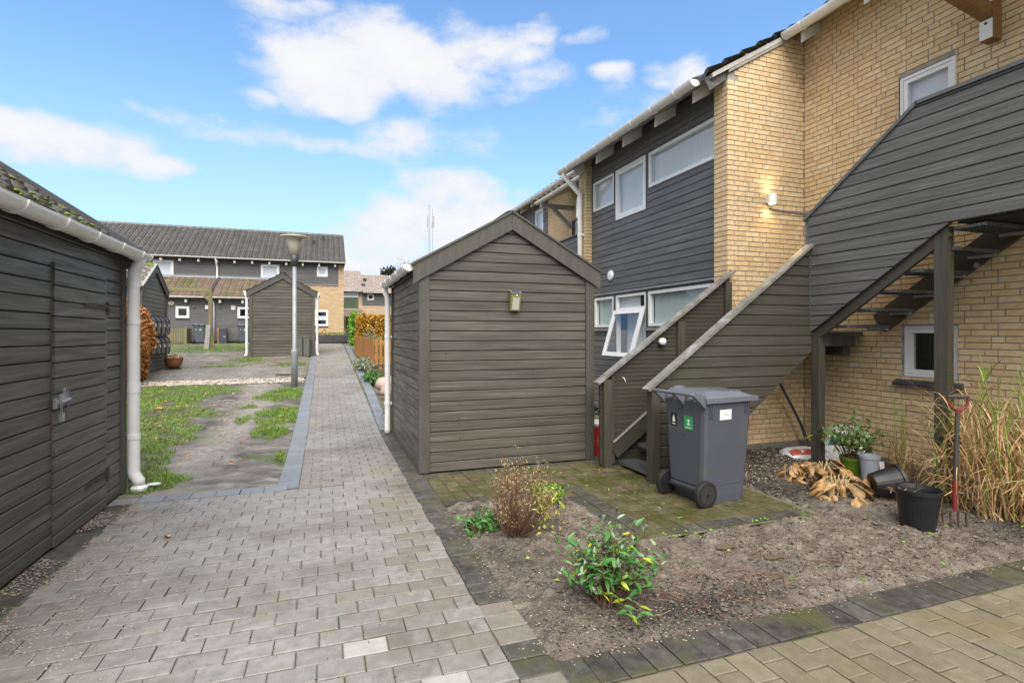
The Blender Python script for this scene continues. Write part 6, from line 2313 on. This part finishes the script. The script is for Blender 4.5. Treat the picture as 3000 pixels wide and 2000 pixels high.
mb.lathe([(.105, .0), (.14, .22), (.155, .222), (.157, .25), (.146, .25), (.132, .21), (.10, .012), (.0, .012)], (0, 0, 0), 28)
o = mb.build('pot', m_blackplastic, pl2)
o.matrix_parent_inverse = Matrix.Identity(4)
o.location = (-.12, .05, .15)
o.rotation_euler = (rad(78), 0, rad(62))
g1 = thing('plant_pot', 'pale grey pot leaning a little beside the green one', 'pot', (5.63, 4.25, 0))
MB().lathe([(.078, .0), (.098, .24), (.104, .242), (.105, .272), (.096, .272), (.09, .235), (.0, .22)], (5.63, 4.25, .0), 24).build('pot', m_greypot, g1)
MB().lathe([(0, .222), (.088, .222), (0, .235)], (5.63, 4.25, .0), 14).build('soil', m_clod, g1)
lbm = thing('plant_label', 'white plastic plant label stuck in the bed by the grey pot', 'label', (5.66, 4.12, 0))
MB().hexa([(5.63, 4.12, 0), (5.69, 4.12, 0), (5.69, 4.125, 0), (5.63, 4.125, 0), (5.645, 4.15, .22), (5.71, 4.15, .22), (5.71, 4.155, .22), (5.645, 4.155, .22)]).build('label_card', m_bag, lbm)
MB().hexa([(5.641, 4.1165, .03), (5.682, 4.1165, .03), (5.682, 4.119, .03), (5.641, 4.119, .03), (5.645, 4.1235, .075), (5.686, 4.1235, .075), (5.686, 4.126, .075), (5.645, 4.126, .075)]).build('print', surf('pink_print', [(.42, .13, .22), (.5, .2, .3)], rnd=0, bump=0), lbm)
g2 = small_shrub('potted_shrub', 'leafy shrub in a green plastic pot against the brick wall', 5.72, 4.55, 380, .32, .46, m_leafgrn2, .075, .038, 41, 'shrub', z=.18)
LOCAL[0] = False
MB().lathe([(.12, .0), (.145, .16), (.153, .162), (.154, .20), (.145, .20), (.138, .16), (.0, .15)], (5.72, 4.50, .0), 26).build('pot', m_greenpot, g2)
MB().box(5.66, 5.74, 4.349, 4.352, .07, .11).build('pot_print', m_leafgrey, g2)


def sack(name, label, c, L, Wd, Hh, rotz, tilt, prints, seed):
    t = thing(name, label, 'sack', c, rotz, None)
    LOCAL[0] = True
    n, m = 22, 14
    g_ = random.Random(seed)
    def pt_(u, v, top_):
        e = (1 - abs(u) ** 4) * (1 - abs(v) ** 3)
        z = Hh * (e ** .5) * (1 if top_ else .25) + .018 * noise.noise(Vector((u * 3 + seed, v * 3, 0))) * e + .012 * noise.noise(Vector((u * 9, v * 9, seed))) * e
        x = u * L / 2 * (1 - .06 * v * v)
        y = v * Wd / 2 * (1 - .10 * u * u)
        if not top_:
            z = .0
        return (x, y + (z * tilt), z + (tilt * (v + 1) * Wd * .5 if tilt else 0))
    vs = [pt_(-1 + 2 * i / n, -1 + 2 * j / m, True) for j in range(m + 1) for i in range(n + 1)]
    b = len(vs)
    vs += [pt_(-1 + 2 * i / n, -1 + 2 * j / m, False) for j in range(m + 1) for i in range(n + 1)]
    k = n + 1
    fs = [(j * k + i, j * k + i + 1, (j + 1) * k + i + 1, (j + 1) * k + i) for j in range(m) for i in range(n)]
    fs += [(b + j * k + i, b + (j + 1) * k + i, b + (j + 1) * k + i + 1, b + j * k + i + 1) for j in range(m) for i in range(n)]
    MB().add(vs, fs).build('sack_body', m_bag, t, smooth=True)
    for (u0, u1, v0, v1, mt, nm) in prints:
        q = []
        mm = 6
        for jj in range(mm + 1):
            for ii in range(mm + 1):
                p = pt_(u0 + (u1 - u0) * ii / mm, v0 + (v1 - v0) * jj / mm, True)
                q.append((p[0], p[1] - .002, p[2] + .004))
        MB().add(q, [(jj * 7 + ii, jj * 7 + ii + 1, (jj + 1) * 7 + ii + 1, (jj + 1) * 7 + ii) for jj in range(mm) for ii in range(mm)]).build(nm, mt, t, smooth=True)
    LOCAL[0] = False
    return t


sack('compost_sack', 'white plastic compost sack with a red panel lying under the stairs', (5.93, 5.28, .0), .72, .42, .13, rad(-25), 0, [(-.85, -.1, -.88, -.42, m_bagred, 'red_panel'), (-.5, -.38, -.8, -.5, m_bag, 'panel_mark'), (.2, .5, -.72, -.66, m_greyst, 'print_line'), (.2, .6, -.6, -.54, m_greyst, 'print_line')], 3)
sack('compost_sack', 'crumpled white sack with green print slumped against the wall behind the post', (6.15, 4.98, .02), .50, .40, .15, rad(-75), .85, [(-.7, -.1, -.7, -.1, m_bagteal, 'green_panel'), (.1, .5, -.1, .3, m_bagteal, 'green_mark')], 8)
sv = thing('spade', 'dark-shafted spade leaning in the corner under the stairs', 'spade', (6.30, 5.62, 0))
MB().tube([(5.70, 5.60, 1.02), (6.02, 5.63, .58), (6.17, 5.63, .34), (6.22, 5.62, .20)], [.017, .018, .019, .020], 10).build('shaft', m_anthracite, sv)
MB().add([(6.20, 5.56, .20), (6.27, 5.66, .22), (6.19, 5.52, -.02), (6.34, 5.64, -.02), (6.22, 5.615, .22), (6.28, 5.59, -.03)], [(0, 4, 5, 2), (4, 1, 3, 5)]).build('blade', m_iron, sv)
rb = thing('red_bucket', 'red plastic tub with white lid in the gap beside the near shed', 'bucket', (3.42, 6.32, 0))
MB().lathe([(.125, 0), (.15, .36), (.162, .365), (.162, .395), (.0, .40)], (3.43, 6.34, .0), 24).build('tub', m_red, rb)
MB().lathe([(.0, .40), (.158, .40), (.163, .43), (.12, .445), (0, .45)], (3.43, 6.34, .0), 24).build('lid', m_white, rb)
MB().box(3.33, 3.42, 6.183, 6.186, .13, .29).build('label_patch', m_oakbeam, rb)
small_shrub('shaded_plant', 'dark grey-green plant in the gap behind the red tub', 3.62, 7.1, 500, .22, .75, m_lavender, .07, .03, 47, 'plant')
hr = thing('hose_reel', 'small white and black hose reel on the wall behind the near shed', 'hose reel', (3.75, 7.4, .9))
for z, r_ in ((1.02, .09),):
    MB().tube([(3.70, 7.30, z), (3.70, 7.34, z)], r_, 16).build('reel', m_frame, hr)
    MB().tube([(3.70, 7.28, z), (3.70, 7.30, z)], r_ * .6, 16).build('reel_core', m_rubber, hr)
MB().box(3.60, 3.82, 7.34, 7.5, .55, 1.15).build('reel_stand', m_blackplastic, hr)

# ================================================================== PLANTS IN THE BED
g = random.Random(77)
# evergreen shrub with pointed leaves, each leaf its own piece
SX = -.09
sh = thing('leafy_shrub', 'green shrub with pointed leaves and brown seed heads in the front of the bed', 'shrub', (1.66, 2.80, 0))
LM = [leaf_mesh('leaf', .080, .030, m_leafgreen, .25, .25), leaf_mesh('leaf', .06, .022, m_leafgrey, .15, .3), leaf_mesh('leaf', .075, .028, m_leafyellow, .3, .2), leaf_mesh('leaf', .092, .032, m_leafgreen, .4, .2), leaf_mesh('leaf', .045, .014, m_leafgrey, .1, .4)]
stem = MB()
seed = MB()
nl = 0
extra = {}
for i in range(70):
    a = g.uniform(0, 6.28)
    q = math.sqrt(g.random()) * .34
    h = g.uniform(.20, .48) * (1 - .35 * (q / .4) ** 2)
    b0 = Vector((1.68 + SX + g.gauss(0, .03), 2.83 + g.gauss(0, .03), 0))
    tip = Vector((1.72 + SX + q * math.cos(a) * 1.05, 2.86 + q * math.sin(a) * .9, h))
    if i < 2:
        tip = Vector((1.58 + .12 * i, 2.50, .06))
    mid = b0.lerp(tip, .5) + Vector((0, 0, h * .18))
    pts = [b0.lerp(mid, u * 2) if u < .5 else mid.lerp(tip, u * 2 - 1) for u in (0, .25, .5, .75, 1)]
    stem.tube(pts, [.006, .005, .004, .003, .002], 5)
    for u in (.42, .56, .70, .84, .97):
        p = b0.lerp(mid, u * 2) if u < .5 else mid.lerp(tip, u * 2 - 1)
        aa = g.uniform(0, 6.28)
        for s in (0, math.pi):
            el_ = g.uniform(-.35, .7) if u < .9 else g.uniform(.3, 1.1)
            k = g.random()
            me = LM[1] if u > .9 and k < .7 else (LM[2] if k < .08 else (LM[0] if k < .6 else (LM[3] if k < .9 else LM[1])))
            rt = (el_, g.uniform(-.5, .5), aa + s)
            sc_ = g.uniform(.6, 1.05)
            if nl < 298:
                link('leaf', me, sh, loc=p, rot=rt, scl=[sc_] * 3)
            else:
                from mathutils import Euler
                M3 = Euler(rt).to_matrix()
                extra.setdefault(me.materials[0].name, (MB(), me.materials[0]))[0].add([p + M3 @ (v.co * sc_) for v in me.vertices], [tuple(f_.vertices) for f_ in me.polygons])
            nl += 1
    if i % 5 == 2:
        for k in range(26):
            rock(seed, tip + Vector((g.gauss(0, .008), g.gauss(0, .008), .02 + .075 * g.random())), .007, g)
for mbx, mt in extra.values():
    mbx.build('foliage', mt, sh, kind='stuff')
stem.build('stems', m_twig, sh)
seed.build('seed_heads', m_bark, sh, kind='stuff')
# twiggy shrub with fading flower heads
s1_ = thing('twiggy_shrub', 'bare twiggy shrub with faded yellow leaves at the patio corner', 'shrub', (1.44, 4.0, 0))
tw1 = MB(); lv1 = MB(); lv2 = MB()
ptsA, ptsB = [], []
for i in range(165):
    a = g.uniform(0, 6.28)
    q = math.sqrt(g.random()) * (1.0 + .45 * noise.noise(Vector((math.cos(a) * 1.5, math.sin(a) * 1.5, 3.3))))
    b0 = Vector((1.44 + .05 * q * math.cos(a), 4.02 + .05 * q * math.sin(a), 0))
    h = g.uniform(.16, .62) * (1 - .34 * q * q)
    if g.random() < .06:
        h += .10
    tip = Vector((1.49 + .31 * q * math.cos(a) + .03, 4.05 + .28 * q * math.sin(a), h))
    mid = b0.lerp(tip, .45) + Vector((.05 * math.cos(a) * q, .05 * math.sin(a) * q, .0)) + Vector((g.gauss(0, .012), g.gauss(0, .012), 0))
    tw1.tube([b0, b0.lerp(mid, .6), mid, tip], [.0042, .003, .0024, .0014], 4)
    for k in range(3):
        u = g.uniform(.4, .95)
        p = mid.lerp(tip, u)
        t2 = p + Vector((g.gauss(0, .03), g.gauss(0, .03), g.uniform(.02, .07)))
        tw1.tube([p, t2], [.0016, .0008], 3)
        ptsA += [t2 + Vector((g.gauss(0, .006), g.gauss(0, .006), g.gauss(0, .006))) for _ in range(3)]
    ptsA += [tip + Vector((g.gauss(0, .012), g.gauss(0, .012), g.gauss(0, .010))) for _ in range(7)]
for i in range(170):
    a = g.uniform(-1.5, 1.0); q = g.uniform(.6, 1)
    ptsB.append((1.50 + .33 * q * math.cos(a), 4.05 + .30 * q * math.sin(a), g.uniform(.06, .36)))
scatter_leaves(lv1, [p for p in ptsA if g.random() < .75], .016, .009, g)
scatter_leaves(lv2, ptsB, .045, .026, g)
tw1.build('twigs', m_twig, s1_)
lv1.build('small_leaves', m_yleaf, s1_)
lv2.build('larger_leaves', surf('fading_leaves', [(.20, .26, .04), (.40, .36, .07)], (9, 9, 9), 5, (.5, .6), 0, rnd=.5), s1_)
for nm, lb, x, y, n_, rx_, sd_ in (('groundcover_plant', 'low green plant at the path side of the twiggy shrub', 1.20, 4.20, 240, .16, 51), ('groundcover_plant', 'low green plant with a yellow leaf on the patio side of the twiggy shrub', 2.02, 4.72, 210, .17, 52)):
    small_shrub(nm, lb, x, y, n_, rx_, .13, m_leaflight if sd_ == 52 else m_leafgreen, .055, .036, sd_, 'plant', z=0)
# dead hostas: large limp leaves on pale stalks
def limp_leaf(L, Wd, seed):
    vs = []
    for j in range(8):
        u = j / 7
        w = Wd * math.sin(math.pi * min(1, .12 + u * .88)) ** .8 * (1 if j < 7 else .1)
        for i in range(5):
            s = (i - 2) / 2
            z = -.55 * L * u * u - .35 * w * abs(s) ** 1.5 + .16 * Wd * noise.noise(Vector((s * 1.6 + seed * 3.3, u * 4, seed)))
            vs.append((s * w / 2 * (.75 + .25 * math.cos(u * 3 + seed)), L * u * (.85 + .1 * s * noise.noise(Vector((seed, u, 1)))), z))
    return MB().add(vs, [(j * 5 + i, j * 5 + i + 1, j * 5 + i + 6, j * 5 + i + 5) for j in range(7) for i in range(4)]).mesh('leaf', m_hosta, True)


HL = [limp_leaf(.21, .15, 1), limp_leaf(.18, .13, 2), limp_leaf(.23, .11, 3), limp_leaf(.17, .14, 4), limp_leaf(.20, .14, 5.5)]
for (cx, cy, n_, rr, lb) in ((4.72, 3.90, 62, .30, 'dead brown hosta collapsed at the edge of the patio, nearest the bin'), (5.12, 4.42, 48, .27, 'dead brown hosta in front of the stair post'), (4.80, 4.50, 16, .12, 'small withered hosta on bare soil left of the larger ones')):
    t = thing('dead_hosta', lb, 'plant', (cx, cy, 0), 0, 'withered hostas under the stairs')
    ps = MB()
    for i in range(n_):
        a = g.uniform(0, 6.28)
        q = rr * g.uniform(.25, 1.0)
        h = g.uniform(.03, .20)
        p = Vector((cx + q * math.cos(a), cy + q * math.sin(a), h))
        c0 = Vector((cx + g.gauss(0, .03), cy + g.gauss(0, .03), 0))
        if g.random() < .8:
            ps.tube([c0, c0.lerp(p, .5) + Vector((0, 0, g.uniform(.05, .14))), p], [.005, .004, .003], 4)
        link('leaf', g.choice(HL), t, loc=p, rot=(g.uniform(-1.1, .15), g.uniform(-.9, .9), a - math.pi / 2 + g.gauss(0, .7)), scl=[g.uniform(.5, .95)] * 3)
    ps.build('stalks', m_petiole, t)
# tall ornamental grass
og = thing('ornamental_grass', 'tall clump of dry golden ornamental grass in front of the right-hand post', 'grass', (5.60, 3.18, 0))
dryb = MB(); grn = MB()
for i in range(820):
    a = g.uniform(0, 6.28)
    q = math.sqrt(g.random())
    x = 5.62 + .36 * q * math.cos(a)
    y = 3.10 + .42 * q * math.sin(a)
    L = g.uniform(.35, 1.25)
    blade(dryb, (x, y, g.uniform(0, .65) if g.random() < .6 else 0), g.uniform(0, 6.28), L * .8, g.uniform(.0, .5), g.uniform(.008, .019), g, g.uniform(.6, 2.1), 6)
for i in range(34):
    a = g.uniform(0, 6.28)
    q = math.sqrt(g.random())
    x = 5.62 + .36 * q * math.cos(a)
    y = 3.10 + .42 * q * math.sin(a)
    h = g.uniform(.8, 1.45)
    lx_, ly_ = g.gauss(0, .12), g.gauss(0, .12)
    grn.tube([(x, y, 0), (x + lx_ * .4, y + ly_ * .4, h * .55), (x + lx_, y + ly_, h)], [.006, .005, .003], 5)
    for k in range(4):
        u = g.uniform(.35, .98)
        blade(grn if g.random() < .55 else dryb, (x + lx_ * u, y + ly_ * u, h * u), g.uniform(0, 6.28), g.uniform(.18, .4), g.uniform(.1, .5), g.uniform(.009, .016), g, g.uniform(.8, 1.8), 5)
for (x, y, az_, L) in ((5.0, 3.0, -1.2, .75), (5.15, 2.9, -.5, .7), (5.3, 2.85, -1.0, .8), (5.2, 2.8, -.2, .6)):
    blade(dryb, (x, y, .30), az_, L, 1.1, .014, g, .35, 6)
dryb.build('dry_blades', m_straw, og)
grn.build('green_stems', m_reed, og)
og2 = thing('ornamental_grass', 'small sparse clump of dry grass between the pots and the wall', 'grass', (5.98, 4.15, 0))
d2 = MB(); gn2 = MB()
for i in range(90):
    blade(d2, (5.95 + g.gauss(0, .07), 4.12 + g.gauss(0, .08), 0), g.uniform(0, 6.28), g.uniform(.3, .85), g.uniform(.0, .35), g.uniform(.006, .012), g, g.uniform(.5, 1.3), 6)
for i in range(9):
    x, y = 5.95 + g.gauss(0, .06), 4.12 + g.gauss(0, .06)
    gn2.tube([(x, y, 0), (x + g.gauss(0, .04), y + g.gauss(0, .04), g.uniform(.6, 1.0))], [.004, .002], 5)
d2.build('dry_blades', m_straw, og2)
gn2.build('green_stems', m_reed, og2)
